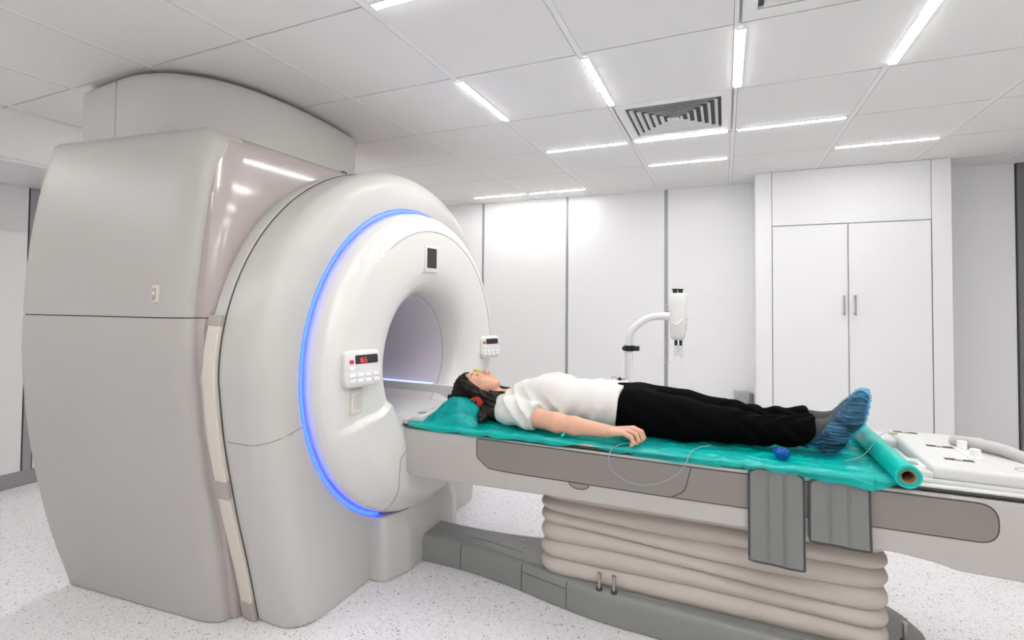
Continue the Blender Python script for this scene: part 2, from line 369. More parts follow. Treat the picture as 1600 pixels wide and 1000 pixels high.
# air diffusers
def make_vent():
    t = thing('air_diffuser', (0, 0, 0), 'x', 'ceiling vent', 'square louvred air diffusers in the ceiling')
    def frame(g, a, b, z0, z1):                       # square cone ring from half size a at z0 to b at z1, 3 mm thick
        q = [(-1, -1), (1, -1), (1, 1), (-1, 1)]
        for th in (0,):
            V = [(x * a, y * a, z0) for x, y in q] + [(x * b, y * b, z1) for x, y in q] + [(x * (a - .004), y * (a - .004), z0 + .001) for x, y in q] + [(x * (b - .004), y * (b - .004), z1) for x, y in q]
            Fc = []
            for k in range(4):
                n = (k + 1) % 4; Fc += [[k, n, 4 + n, 4 + k], [8 + k, 8 + n, n, k], [12 + k, 12 + n, 8 + n, 8 + k], [4 + k, 4 + n, 12 + n, 12 + k]]
            g.add(V, Fc)
    g = G(); q = [(-1, -1), (1, -1), (1, 1), (-1, 1)]
    V = [(x * .298, y * .305, -.003) for x, y in q] + [(x * .24, y * .24, -.003) for x, y in q] + [(x * .298, y * .305, .01) for x, y in q] + [(x * .235, y * .235, .05) for x, y in q]
    Fc = []
    for k in range(4):
        n = (k + 1) % 4; Fc += [[k, n, 4 + n, 4 + k], [8 + k, 8 + n, n, k], [4 + k, 4 + n, 12 + n, 12 + k]]
    g.add(V, Fc).build('frame', M['grid'], t, smooth=False)
    G().box((-.236, -.236, .055), (.236, .236, .06)).build('duct_plate', M['joint'], t, smooth=False)
    for s in (.222, .186, .150, .114, .078, .042):
        g = G(); frame(g, s, s - .030, -.008, .030); g.build('louvre', M['grid'], t, smooth=False)
    G().box((-.02, -.02, -.006), (.02, .02, -.001)).build('centre_plate', M['grid'], t, smooth=False)
    return t
v0 = make_vent(); v0.location = (cx_(3) + TX / 2, ry_(2) + TY / 2, ZC + .004); v0['label'] = 'square louvred air diffuser in the ceiling between the tube lamps'
v1 = copy_tree(v0); v1.location = (cx_(4) + TX / 2, ry_(0) + TY / 2, ZC + .004); v1['label'] = 'square louvred air diffuser cut off by the top edge of the picture'

# ---------------------------------------------------------------- scanner
AY, AZ = 2.2, .983
MR = thing('mri_scanner', (-2.2, AY, 0), 'large white and grey MRI scanner with a round bore and a blue light ring', 'mri scanner')
def mir(y): return 2 * AY - y
ZS = [0, .30, .65, 1.0, 1.22, 1.46, 1.77, 1.98]
YL = [1.286, 1.199, 1.13, 1.093, 1.091, 1.101, 1.14, 1.19]
YR = [1.365, 1.325, 1.256, 1.211, 1.20, 1.215, 1.25, 1.295]
def yside(x, z):
    t = (x + 2.717) / .937
    return cspl(z, ZS, YL) * (1 - t) + cspl(z, ZS, YR) * t
def side_panel(z0, z1, sgn, top, nm, m):
    g = G(); xl = -2.717; XS = -1.833; r = .055; R = .085; rows = []
    zs = sorted(set(list(np.linspace(z0, z1, 26)) + ([z1 - R * (1 - math.sin(a)) for a in np.linspace(0, PI / 2, 9)] if top else [])))
    def xr(z):
        if not top or z < z1 - R: return XS
        d = z - (z1 - R); return XS - R + math.sqrt(max(0, R * R - d * d))
    for z in zs:
        xx = xr(z); row = []; n = 44
        us = [0, .004, .012, .025, .04, .055] ; cols = [xl + u for u in us] + list(np.linspace(xl + .10, xx - .13, 24)) + [xx - u for u in (.11, .09, .07, .05, .035, .02, .01, .004, .001, 0)]
        for x in cols:
            dr = xx - x; dl = x - xl; dt = (z1 - z) if top else 9; rr = .11
            o = 0
            if dr < rr: o = max(o, rr - math.sqrt(rr * rr - (rr - dr) ** 2)) * .38
            if dl < .03: o = max(o, .03 - math.sqrt(.0009 - (.03 - dl) ** 2))
            if dt < .05: o = max(o, .05 - math.sqrt(max(0, .0025 - (.05 - dt) ** 2)))
            y = yside(x, z) + o
            row.append((x, y, z))
        row = [(xl, yside(xl, z) + .3, z)] + row + [(xx, yside(xx, z) + .16, z)]
        rows.append(row)
    top_row = [(p[0], max(p[1], 1.45), p[2] - .002) for p in rows[-1]]
    rows.append(top_row)
    if sgn < 0: rows = [[(x, mir(y), z) for x, y, z in r_] for r_ in rows]
    g.grid(rows); return g.build(nm, m, MR, ang=50)
for sg in (1, -1):
    side_panel(0.004, 1.213, sg, False, 'side_panel', M['side']); side_panel(1.217, 1.975, sg, True, 'side_panel', M['side'])
G().grid([[(x, yside(x, 1.215) + .006 + .10 * max(0, x + 1.99) ** 1.0 * 1.2, z) for x in np.linspace(-2.69, -1.85, 30)] for z in (1.19, 1.24)]).build('seam_backing', M['seam'], MR)
# inner body with the glossy mauve front
g = G(); rows = []
def xf(z): return cspl(z, [0, .6, 1.2, 1.6, 1.9, 1.99], [-1.80, -1.79, -1.785, -1.80, -1.83, -1.85])
for z in list(np.linspace(0.005, 1.90, 30)) + [1.90 + .075 * math.sin(a) for a in np.linspace(.2, PI / 2, 7)]:
    ins = .075 * (1 - math.sqrt(max(0, 1 - ((z - 1.90) / .075) ** 2))) if z > 1.90 else 0
    yn = yside(-1.80, min(z, 1.9)) + .045; x1 = xf(z) - ins
    rows.append([(-2.71, yn + .02, z), (x1 - .05, yn, z), (x1 - .015, yn + .012, z), (x1, yn + .05, z)] + [(x1, y, z) for y in np.linspace(yn + .12, mir(yn) - .12, 48)] + [(x1, mir(yn) - .05, z), (x1 - .015, mir(yn) - .012, z), (x1 - .05, mir(yn), z), (-2.71, mir(yn) - .02, z)])
g.grid(rows, wrap=True, caps=True)
g.F = [f for f in g.F if not (len(f) == 4 and min(g.V[i][0] for i in f) > -1.95 and math.hypot(sum(g.V[i][1] for i in f) / 4 - AY, sum(g.V[i][2] for i in f) / 4 - AZ) < .5)]
tag(g.build('inner_body', M['pink'], MR, ang=40), 'glossy mauve front body panel')
G().tube(bez([(-1.845, 2.07, 1.905), (-1.86, 2.08, 1.945), (-1.885, 2.08, 1.972), (-1.95, 2.08, 1.978)], 5), .0035, 6).build('seam', M['seam'], MR)
G().tube([(-1.835, 1.2425, 1.215), (-1.80, 1.256, 1.215), (-1.783, 1.29, 1.215), (-1.783, 1.36, 1.215)], .002, 6).build('seam', M['seam'], MR)
# top cover reaching to the ceiling
Pc = [(-2.86, 1.36), (-2.5, 1.335), (-2.36, 1.35), (-2.24, 1.40), (-2.13, 1.52), (-2.075, 1.68), (-2.060, 1.9), (-2.08, 2.15), (-2.13, 2.44)]
Pc = [tuple(v) for v in bez([(a, b, 0) for a, b in Pc], 5)]; Pc = [(a, b) for a, b, _ in Pc]
Pc = Pc + [(-2.20, 2.50), (-2.5, 2.56), (-2.86, 2.56)]
g = G()
rows = [[(x, y, z) for x, y in Pc] for z in (1.93, 2.25)]
for a in np.linspace(.2, PI / 2, 6):
    d = .03 * (1 - math.cos(a)); rows.append([(x + (-2.45 - x) * d * 1.1, y + (2.0 - y) * d * 1.1, 2.25 + .042 * math.sin(a)) for x, y in Pc])
g.grid(rows, wrap=True, caps=True); g.build('top_cover', M['cover'], MR, ang=40)
G().tube([(-2.55, 1.338, 1.95), (-2.55, 1.337, 2.28)], .002, 6).build('seam', M['seaml'], MR)
# oval switch on the side
sw = G(); y0 = yside(-1.966, 1.305)
o1 = G().prism(rpoly([(-1.984, 1.270), (-1.950, 1.270), (-1.950, 1.338), (-1.984, 1.338)], .012), 'y', y0 - .006, y0 + .02, .003).build('switch_plate', M['beige'], MR)
G().prism(rpoly([(-1.976, 1.281), (-1.958, 1.281), (-1.958, 1.328), (-1.976, 1.328)], .006), 'y', y0 - .0085, y0, .002).build('rocker', M['clip'], o1)
G().box((-1.971, y0 - .0105, 1.302), (-1.963, y0 - .006, 1.312), .001).build('button', M['keyw'], o1)

# front shell: tombstone outline, rounded front edge
def wz(z, d=0): return cspl(z, [0, .25, .475, .757, .983], [.745, .80, .855, .912, .94]) - d
def rho(phi, d):                                       # phi 0 = toward -y, PI/2 = up
    c, s = math.cos(phi), math.sin(phi)
    if s >= 0: return (.94 + .022 * s - d)
    lo, hi = 0, 1.5
    for _ in range(30):
        m_ = (lo + hi) / 2; z = AZ + s * m_
        if z < .003 or abs(c) * m_ > wz(max(z, 0), d): hi = m_
        else: lo = m_
    return lo
NP = 180
PH = [2 * PI * k / NP for k in range(NP)]
corner = math.atan2(-(AZ), .745)
for ph in (corner, PI - corner, corner + .0, ): pass
PH = sorted(set([p % (2 * PI) for p in PH] + [(corner + e) % (2 * PI) for e in (-.012, -.004, 0, .004, .012)] + [(math.atan2(-AZ, q) + m_) % (2 * PI) for m_ in (0,) for q in np.linspace(.62, .75, 22)] + [(PI - math.atan2(-AZ, q)) % (2 * PI) for q in np.linspace(.62, .75, 22)] + [(PI - corner + e) % (2 * PI) for e in (-.012, -.004, 0, .004, .012)]))
def ring(x, rf): return [(x, AY - rf(p) * math.cos(p), AZ + rf(p) * math.sin(p)) for p in PH]
XF = -1.502
rows = [ring(-1.86, lambda p: rho(p, 0)), ring(-1.715, lambda p: rho(p, 0))]
fr = .105
for a in np.linspace(0, PI / 2, 9): rows.append(ring(XF - fr + fr * math.sin(a), lambda p, a=a: rho(p, fr * (1 - math.cos(a)))))
rows.append(ring(XF + .003, lambda p: rho(p, fr + .03) if False else max(.80, min(rho(p, fr + .02), .83))))
rows.append(ring(XF + .002, lambda p: .775)); rows.append(ring(XF - .012, lambda p: .762)); rows.append(ring(XF - .02, lambda p: .60))
G().grid(rows, wrap=True).build('front_shell', M['shellg'], MR, ang=40)
# shell seams
def shell_pt(phi, x, out=.0):
    if x > XF - fr:
        a = math.asin(min(1, (x - XF + fr) / fr)); d = fr * (1 - math.cos(a))
    else: d = 0
    r_ = rho(phi, d) + out; return (x, AY - r_ * math.cos(phi), AZ + r_ * math.sin(phi))
for ph in (-.245, PI + .245):
    pts = [shell_pt(ph, x) for x in np.linspace(-1.70, XF, 24)] + [(XF + .002, AY - r_ * math.cos(ph), AZ + r_ * math.sin(ph)) for r_ in np.linspace(rho(ph, fr), .78, 5)]
    G().tube(pts, .0022, 6).build('seam', M['seaml'], MR)
# trim strip behind the shell (with clips)
def strip(p0, p1, nm, m, x0=-1.775, x1=-1.722, out=.014, parent=MR):
    rows = []
    for p in np.linspace(p0, p1, 60):
        r_ = rho(p, 0) + 0
        c, s = -math.cos(p), math.sin(p)
        rows.append([(x, AY + (r_ + o) * c, max(.004, AZ + (r_ + o) * s)) for x, o in ((x0, -.01), (x0, out - .004), (x0 + .004, out), (x1 - .004, out), (x1, out - .004), (x1, -.01))])
    return G().grid(rows, wrap=True, caps=True).build(nm, m, parent)
strip(.22, PI - .22, 'rim_trim', M['cover'], -1.78, -1.722, .006)
t1 = strip(corner + .03, .215, 'trim_strip', M['beige'], -1.785, -1.722, .02)
for p, dp in ((.235, .02), (-.44, .035), (corner + .035, .03)): strip(p - dp, p + dp, 'clip', M['clip'], -1.788, -1.719, .023)
t2 = strip(PI - .215, PI - corner - .03, 'trim_strip', M['beige'], -1.785, -1.722, .02)
G().tube([shell_pt(p, -1.718, .002) for p in np.linspace(corner + .01, PI - corner - .01, 160)], .002, 6).build('shell_seam', M['seam'], MR)

# blue light ring
def circ(x, r, n=160): return [(x, AY - r * math.cos(2 * PI * k / n), AZ + r * math.sin(2 * PI * k / n)) for k in range(n)]
G().grid([circ(x, r) for x, r in ((-1.511, .768), (-1.502, .767), (-1.499, .763), (-1.499, .757), (-1.511, .752))], wrap=True).build('light_ring', M['led'], MR)
# ring cover with funnel; lower part swells out around the table dock
def crest(y):
    d = abs(y - AY); return cspl(d, [0, .27, .34, .45, .62, .76], [.70, .70, .815, .80, .775, .72])
def swell(y, z, r):
    a = smooth01((crest(y) - z) / .014 + .5); b = smooth01((.735 - r) / .10)
    d = abs(y - AY); return .026 * a * b
prof = [(-1.52, .738), (-1.485, .748), (-1.455, .746), (-1.425, .736), (-1.402, .718), (-1.388, .695), (-1.379, .665), (-1.375, .63), (-1.373, .59), (-1.372, .56), (-1.372, .53), (-1.373, .50), (-1.375, .475), (-1.379, .45), (-1.386, .425), (-1.397, .40), (-1.414, .377), (-1.437, .357), (-1.465, .343), (-1.50, .334), (-1.53, .331)]
n2 = 360; fine = []
for (xa, ra), (xb, rb) in zip(prof[:-1], prof[1:]):
    k = 3 if ra > .34 else 1
    for j in range(k): fine.append((xa + (xb - xa) * j / k, ra + (rb - ra) * j / k))
fine.append(prof[-1]); rows = []
for x, r_ in fine:
    row = []
    for k in range(n2):
        a = 2 * PI * k / n2; y = AY - r_ * math.cos(a); z = AZ + r_ * math.sin(a)
        row.append((x + swell(y, z, r_), y, z))
    rows.append(row)
RC = G().grid(rows, wrap=True).build('ring_cover', M['shellw'], MR, ang=60)
BT = G().grid([circ(x, .331, 120) for x in np.linspace(-1.53, -2.70, 12)], wrap=True).build('bore_tube', M['bore'], MR)
G().loop(circ(-1.532, .3315, 120), .0018).build('bore_seam', M['seaml'], MR)
for rr in (.655,):
    G().tube([(-1.3765, AY - rr * math.cos(a), AZ + rr * math.sin(a)) for a in np.linspace(.95, PI + .0, 70)], .0010, 6).build('seam', M['seaml'], RC)
def rface(r):                                          # x of ring cover at radius r
    return float(np.interp(-r, [-b for a, b in prof], [a for a, b in prof]))
def onface(y, z, out=0):
    r_ = math.hypot(y - AY, z - AZ); return (rface(r_) + swell(y, z, r_) + out, y, z)
pts = bez([(0, 1.86, .30), (0, 1.865, .42), (0, 1.87, .55), (0, 1.885, .575), (0, 1.94, .60), (0, 1.98, .61)], 8)
G().tube([onface(p.y, p.z, .0005) for p in pts], .002, 6).build('seam', M['seaml'], RC)
G().tube([onface(y, .70 + .02, .0005) for y in ()] or [onface(1.90, .80, .001), onface(1.91, .76, .001), onface(1.925, .72, .002)], .003, 6).build('seam', M['seam'], RC)
# sensor dimple above the bore
g = G(); c = onface(2.15, 1.312); g.cyl((c[0] - .004, c[1], c[2]), (c[0] + .003, c[1], c[2]), .013, 20); s1 = g.build('sensor', M['beige'], MR)
# small display recessed in ring
g = G().box((-1.40, 2.085, 1.425), (-1.366, 2.205, 1.56), .006).build('display_frame', M['shellw'], MR, smooth=True)
G().box((-1.368, 2.10, 1.447), (-1.3645, 2.188, 1.548), .001).build('display', M['screen'], g, smooth=False)
# keypads
def keypad(yc, zc, tilt, w, h, dgt):
    x0 = -1.372
    R_ = Matrix.Rotation(math.radians(tilt), 3, 'Z') @ Matrix.Rotation(math.radians(-8), 3, 'Y')
    ctr = Vector((x0 + .024, yc, zc))
    def P(u, v, n): return ctr + R_ @ Vector((n, u, v))
    def rp(g, u0, u1, v0, v1, n0, n1, r, bev=.002):
        pl = rpoly([(u0, v0), (u1, v0), (u1, v1), (u0, v1)], r); h_ = G().prism(pl, 'x', n0, n1, bev)
        g.add([ctr + R_ @ Vector(v) for v in h_.V], h_.F)
    g = G(); rp(g, -w / 2, w / 2, -h / 2, h / 2, -.03, .02, .025, .012); b = g.build('control_panel', M['shellw'], MR)
    g = G(); rp(g, -w / 2 + .012, w / 2 - .012, -h / 2 + .012, h / 2 - .012, .018, .0215, .014, .001); f = g.build('keypad_face', M['key'], b)
    g = G(); rp(g, -w * .22, w * .40, h * .12, h * .36, .0215, .0235, .006, .0005); d = g.build('readout', M['screen'], f)
    g = G(); rp(g, -w * .38, -w * .27, h * .14, h * .25, .0215, .027, .008, .002); g.build('stop_button', M['red'], f)
    for r_ in range(3):
        for c_ in range(4):
            if r_ == 0 and c_ > 0: continue
            u = -w * .33 + c_ * w * .215; v = -h * .04 - r_ * h * .145 if c_ > 0 or r_ else h * .02
            g = G(); rp(g, u - w * .075, u + w * .075, v - h * .05, v + h * .05, .0215, .026, .004, .0015); g.build('key', M['keyw'], f)
    if dgt:                                            # seven-segment digits 165
        seg = {'1': 'bc', '6': 'acdefg', '5': 'acdfg'}
        for k, ch in enumerate('165'):
            u0 = -w * .12 + k * .013; v0 = h * .155; a, b_ = .007, .009; g = G()
            S_ = {'a': (0, 2 * b_, a, 2 * b_), 'g': (0, b_, a, b_), 'd': (0, 0, a, 0), 'b': (a, b_, a, 2 * b_), 'c': (a, 0, a, b_), 'f': (0, b_, 0, 2 * b_), 'e': (0, 0, 0, b_)}
            for s_ in seg[ch]:
                q = S_[s_]; g.tube([P(u0 + q[0], v0 + q[1], .0238), P(u0 + q[2], v0 + q[3], .0238)], .0009, 5)
            g.build('digit', M['redled'], d)
    return b
keypad(1.600, 1.012, -18, .165, .145, True)
keypad(2.775, .995, -28, .145, .135, False)
# recessed socket below the near keypad
def plate(g, y0, y1, z0, z1, n0, n1, r, bev=.003):
    xc = rface(math.hypot((y0 + y1) / 2 - AY, (z0 + z1) / 2 - AZ))
    g.prism(rpoly([(y0, z0), (y1, z0), (y1, z1), (y0, z1)], r), 'x', xc + n0, xc + n1, bev)
g = G(); plate(g, 1.565, 1.64, .825, .925, -.02, .006, .012); sk = g.build('socket', M['beige'], MR)
g = G(); plate(g, 1.573, 1.632, .832, .916, .004, .008, .008, .001); sk2 = g.build('socket_plate', M['shellw'], sk)
for a in (0, .026): 
    g = G(); plate(g, 1.579 + a, 1.600 + a, .842, .906, .006, .0095, .004, .001); g.build('socket_slot', M['beige'], sk2)
# bridge inside the bore that carries the table top
g = G().prism(rpoly([(2.44, .60), (2.49, .60), (2.49, .775), (2.475, .80), (2.44, .80), (2.44, .72)], .006), 'x', -2.68, -1.345, .004)
g.prism([(1.97, .70), (2.43, .70), (2.43, .72), (1.97, .72)], 'x', -2.68, -1.38, .003)
g.prism(rpoly([(1.92, .66), (1.965, .66), (1.965, .75), (1.92, .75)], .006), 'x', -2.68, -1.40, .004)
BR = g.build('bore_rail', M['tblw'], MR, smooth=True)
G().box((-2.66, 2.445, .803), (-1.55, 2.462, .806)).build('led_glint', mat('rail_glint_glow', (.4, .5, .9), .4, emit=(.35, .45, 1), estr=.35), BR, smooth=False)  # blue LED glint on the rail, put in as a glowing strip
# pedestal under the ring
g = G(); rows = []
P0 = rpoly([(-1.62, 1.855), (-1.425, 1.865), (-1.375, 2.0), (-1.375, 2.40), (-1.425, 2.535), (-1.62, 2.545)], [.0, .05, .06, .06, .05, 0], 8)
for z, k in ((.004, 1), (.16, 1), (.20, .985), (.225, .95), (.28, .88)): rows.append([(-1.62 + (x + 1.62) * k, 2.2 + (y - 2.2) * (1 - (1 - k) * .4), z) for x, y in P0])
g.grid(rows, wrap=True, caps=True); PD = g.build('pedestal', M['shellg'], MR, ang=45)
G().cyl((-1.40, 2.035, .07), (-1.378, 2.035, .072), .006, 10).build('screw', M['metal'], PD)

# ---------------------------------------------------------------- patient table
PT = thing('patient_table', (-.1, AY, 0), 'grey sliding patient table on pleated bellows in front of the scanner', 'table')
YN = 1.92; ZT = .715
def tz(x): return .706 + (x + 1.36) / 2.25 * .018
out_ = [(-1.362, .690), (-1.362, .54), (-1.335, .492), (-1.27, .481), (-.70, .497), (.50, .508), (.56, .502), (.63, .487), (.75, .486), (.90, .52), (.95, .60), (.95, .712), (-1.362, .694)]
out_ = rpoly([(-1.362, .694), (-1.362, .478), (-.70, .497), (.50, .509), (.585, .500), (.65, .486), (.93, .486), (.95, .714)], [0, .07, .02, .01, .02, .02, .09, .0], 8)
g = G().prism(out_, 'y', YN, mir(YN), .008); BD = g.build('table_body', M['tbl'], PT, ang=30)
# rails and top slab
def slab(x0, x1, y0, y1, za, zb, bev, nm, m, par):     # slab following the slight rise of the table
    g = G().box((x0, y0, 0), (x1, y1, 1), 0)
    V = [(x, y, tz(x) + (za if z < .5 else zb)) for x, y, z in g.V]
    bm = bmesh.new(); vs = [bm.verts.new(v) for v in V]
    for f in g.F: bm.faces.new([vs[i] for i in f])
    bmesh.ops.bevel(bm, geom=list(bm.edges), offset=bev, segments=3, affect='EDGES', profile=.5)
    bm.verts.index_update(); V = [v.co.copy() for v in bm.verts]; Fc = [[v.index for v in f.verts] for f in bm.faces]; bm.free()
    return G().add(V, Fc).build(nm, m, par)
slab(-1.358, .946, YN + .004, mir(YN) - .004, -.004, .003, .001, 'gap', M['seam'], BD)
TOP = slab(-1.345, .945, YN + .006, mir(YN) - .006, .002, .012, .004, 'table_top', M['tblw'], PT)
g = slab(-1.345, -1.285, YN + .03, mir(YN) - .03, .012, .045, .008, 'head_plate', M['tblw'], PT)
G().box((-1.33, 1.985, tz(-1.3) + .045), (-1.30, 2.01, tz(-1.3) + .05), .001).build('latch', M['metal'], g, smooth=False)
# inset side panels
def side_plate(pl, nm, m, yy=YN, depth=.0018):
    o = G().prism(pl, 'y', yy - depth, yy + .003, .0006, 1).build(nm, m, BD, ang=30)
    G().loop([(x, yy - .0005, z) for x, z in pl], .0024).build('seam', M['seam'], o); return o
pa = rpoly([(-.985, .692), (-.985, .612), (-.93, .572), (-.85, .568), (-.185, .572), (-.135, .60), (-.113, .692)], [.01, .03, .03, .01, .01, .05, .004], 5)
side_plate(pa, 'side_inset', M['mauve'])
pb_ = rpoly([(-.113, .692), (-.135, .60), (-.184, .572), (.74, .586), (.74, .700)], [.004, .05, .004, .052, .052], 8)
side_plate(pb_, 'side_inset', M['mauve'])
G().prism([(-.53 + .042 * math.cos(a), .5705 + .024 * math.sin(a)) for a in np.linspace(PI, 2 * PI, 14)], 'y', YN - .0015, YN + .01).build('hand_recess', mat('recess', (.25, .235, .22), .5), BD)
G().loop([(-.53 + .042 * math.cos(a), YN - .0015, .5705 + .024 * math.sin(a)) for a in np.linspace(PI, 2 * PI, 14)], .0015).build('seam', M['seam'], BD)
# bellows
def rrect(x0, x1, y0, y1, r, n=8):
    return rpoly([(x0, y0), (x1, y0), (x1, y1), (x0, y1)], r, n)
rows = []; NPL = 6
def resample(P, n):
    P = [Vector(p) for p in P] + [Vector(P[0])]; L = [0]
    for a, b in zip(P[:-1], P[1:]): L.append(L[-1] + (b - a).length)
    out = []; j = 0
    for k in range(n):
        s = L[-1] * k / n
        while L[j + 1] < s: j += 1
        t = (s - L[j]) / max(1e-9, L[j + 1] - L[j]); out.append(P[j] * (1 - t) + P[j + 1] * t)
    return out
inner = resample(rrect(-.722, .488, 2.052, 2.348, .07, 8), 160); outer = resample(rrect(-.748, .515, 2.030, 2.370, .085, 8), 160)
cen = Vector((-.115, 2.2))
for i in range(NPL * 10 + 1):
    t = i / (NPL * 10); b = abs(math.sin(PI * t * NPL)) ** .7
    row = []
    for k in range(160):
        a, c = Vector(inner[k]), Vector(outer[k]); p = a + (c - a) * b
        sag = .010 * math.sin(p.x * 5 + t * 9) * math.sin(PI * t) + .006 * math.sin(p.x * 2.3 + 2 + t * 4) * math.sin(PI * t)
        row.append((p.x, p.y, .118 + (.50 - .118) * (t ** .93) + sag * .8))
    rows.append(row)
G().grid(rows, wrap=True, caps=True).build('bellows', M['bellow'], PT, ang=75)
# base
def bedge(x): return cspl(x, [-1.43, -1.2, -.95, -.75, -.5, -.1, .3, .52, .60, .64], [2.10, 2.105, 2.085, 2.045, 2.00, 1.985, 1.975, 1.99, 2.06, 2.16])
g = G(); rows = []
for x in list(np.linspace(-1.41, .50, 50)) + list(np.linspace(.52, .64, 9)):
    e = bedge(x); zt = .125; half = [(e, .004), (e, .095), (e + .004, .112), (e + .014, .122), (e + .03, zt), (2.2, zt)]
    rows.append([(x, y, z) for y, z in half] + [(x, 4.4 - y, z) for y, z in half[::-1]])
g.grid(rows, wrap=True, caps=True); BS = g.build('base', M['base'], PT, ang=40)
def base_seam(x, par=BS):
    e = bedge(x); G().tube([(x, e - .0005, .01), (x, e - .0005, .095), (x, e + .004, .1125), (x, e + .03, .1255)], .0018, 6).build('seam', M['seam'], par)
for x in (-1.16, -.83, -.61): base_seam(x)
G().tube([(x, bedge(x) + (.034 if x > -.8 else .08), .1262) for x in np.linspace(-1.15, .55, 30)], .0012, 6).build('seam', M['seaml'], BS)
G().tube([(x, bedge(x) - .0006, .088) for x in np.linspace(-.83, -.61, 10)], .0012, 6).build('seam', M['seam'], BS)
for x, y in ((-1.22, 2.26), (-1.05, 2.25), (-.90, 2.25), (-.87, 2.20)): G().cyl((x, y, .122), (x, y, .128), .007, 12).build('screw', M['metal'], BS)
for x, y in ((-.470, 2.012), (-.410, 2.012), (.57, 2.14)):
    pn = G().cyl((x, y, .12), (x, y, .185), .0065, 14).cyl((x, y, .182), (x, y, .188), .009, 14).build('guide_pin', M['metal'], BS)
    G().cyl((x, y, .1225), (x, y, .1265), .013, 16).build('grommet', M['seam'], pn)
# white coil dock at the foot end
zt = tz(.6) + .012
dk = G().box((.50, 1.945, zt - .002), (.905, 2.455, zt + .012), .004)
dk.box((.595, 1.955, zt + .008), (.90, 2.44, zt + .052), .014, 4).box((.50, 2.30, zt + .006), (.61, 2.44, zt + .040), .010, 3).prism(rpoly([(.545, 1.965), (.60, 1.955), (.60, 2.06)], .004, 3), 'z', zt + .008, zt + .030, .003)
DK = dk.build('coil_dock', M['tblw'], PT, ang=40)
zd = zt + .052
for x, y in ((.61, 2.39), (.66, 2.21), (.66, 2.05), (.80, 2.39)):
    s_ = G().box((x, y, zd - .001), (x + .075, y + .018, zd + .0015)).build('socket_slot', M['seam'], DK, smooth=False)
    G().box((x + .025, y + .001, zd + .0014), (x + .045, y + .012, zd + .005), .001).build('slot_tab', M['tblw'], s_, smooth=False)
cl = G().box((.735, 2.09, zd - .002), (.775, 2.22, zd + .005), .002).cyl((.755, 2.105, zd), (.755, 2.105, zd + .03), .014, 16).cyl((.755, 2.205, zd), (.755, 2.205, zd + .03), .014, 16)
cl.build('cable_clip', M['keyw'], DK)
for x, y in ((.84, 2.02), (.80, 2.30)): G().loop([(x + .02 * math.cos(a), y + .02 * math.sin(a), zd + .0005) for a in np.linspace(0, 2 * PI, 21)[:-1]], .0012).build('port', M['seaml'], DK)
G().box((.512, 2.15, zt + .012), (.585, 2.27, zt + .020), .002).build('plug_panel', M['key'], DK)
cnx = G().box((.55, 1.99, zt + .012), (.60, 2.09, zt + .036), .008).box((.60, 2.02, zt + .014), (.63, 2.06, zt + .030), .004).build('connector', M['key'], PT)
G().box((.555, 2.00, zt + .034), (.575, 2.03, zt + .041), .003).build('connector_button', M['wire'], cnx)
G().tube(bez([(.755, 2.28, zd + .012), (.80, 2.22, zd + .022), (.86, 2.15, zd + .02), (.92, 2.06, zd - .01), (.955, 1.98, zd - .06)], 8), .02, 16).build('cable_sleeve', M['cable'], PT)

# ---------------------------------------------------------------- straps over the side
def strap(x0, x1, z0, z1, lab, segs):
    t = thing('body_strap', ((x0 + x1) / 2, YN - .01, z1), lab, 'strap', 'grey straps hanging over the table side')
    R_ = [.012, .012, .028, .028]
    pl = rpoly([(x0, z0), (x1, z0), (x1, z1), (x0, z1)], R_, 5)
    def bow(x, z): return -.010 * ((z1 - z) / (z1 - z0)) ** 2 * (.6 + 1.2 * (x - x0) / (x1 - x0)) - .002 * math.sin((x - x0) * 70) * ((z1 - z) / (z1 - z0))
    rows = []; n = 24; g = G(); nz = 22
    def xl(z): 
        d = z - (z1 - .022); return 0 if d < 0 else .022 - math.sqrt(max(0, .022 ** 2 - d * d))
    F1 = []; B1 = []
    for j in range(nz + 1):
        z = z0 + (z1 - z0) * j / nz; q = xl(z); xs_ = np.linspace(x0 + q, x1 - q, n)
        F1.append([(x, YN - .017 + bow(x, z), z) for x in xs_]); B1.append([(x, YN - .005 + bow(x, z), z) for x in xs_[::-1]])
    g.grid([a + b for a, b in zip(F1, B1)], wrap=True, caps=True); pd = g.build('pad', M['strap'], t, ang=50)
    edge = [F1[0][k] for k in range(n)] + [r_[-1] for r_ in F1[1:]] + [F1[-1][k] for k in range(n - 2, -1, -1)] + [r_[0] for r_ in F1[::-1][1:-1]]
    G().loop([(x, y + .005, z) for x, y, z in edge], .0058, 8).build('edge_piping', M['piping'], t)
    for s_ in segs:
        for e in (-.0035, .0035):
            G().tube([(x0 + (x1 - x0) * s_ + e, YN - .0178 + bow(x0 + (x1 - x0) * s_, z), z) for z in np.linspace(z0 + .006, z1 - .012, 24)], .0009, 5).build('stitching', M['stitch'], pd)
    return t
strap(.078, .238, .412, .722, 'longer grey padded strap with dark piping hanging over the table side', (.34, .66))
strap(.258, .420, .512, .712, 'shorter grey padded strap on the table side under the teal film', (.34, .66))

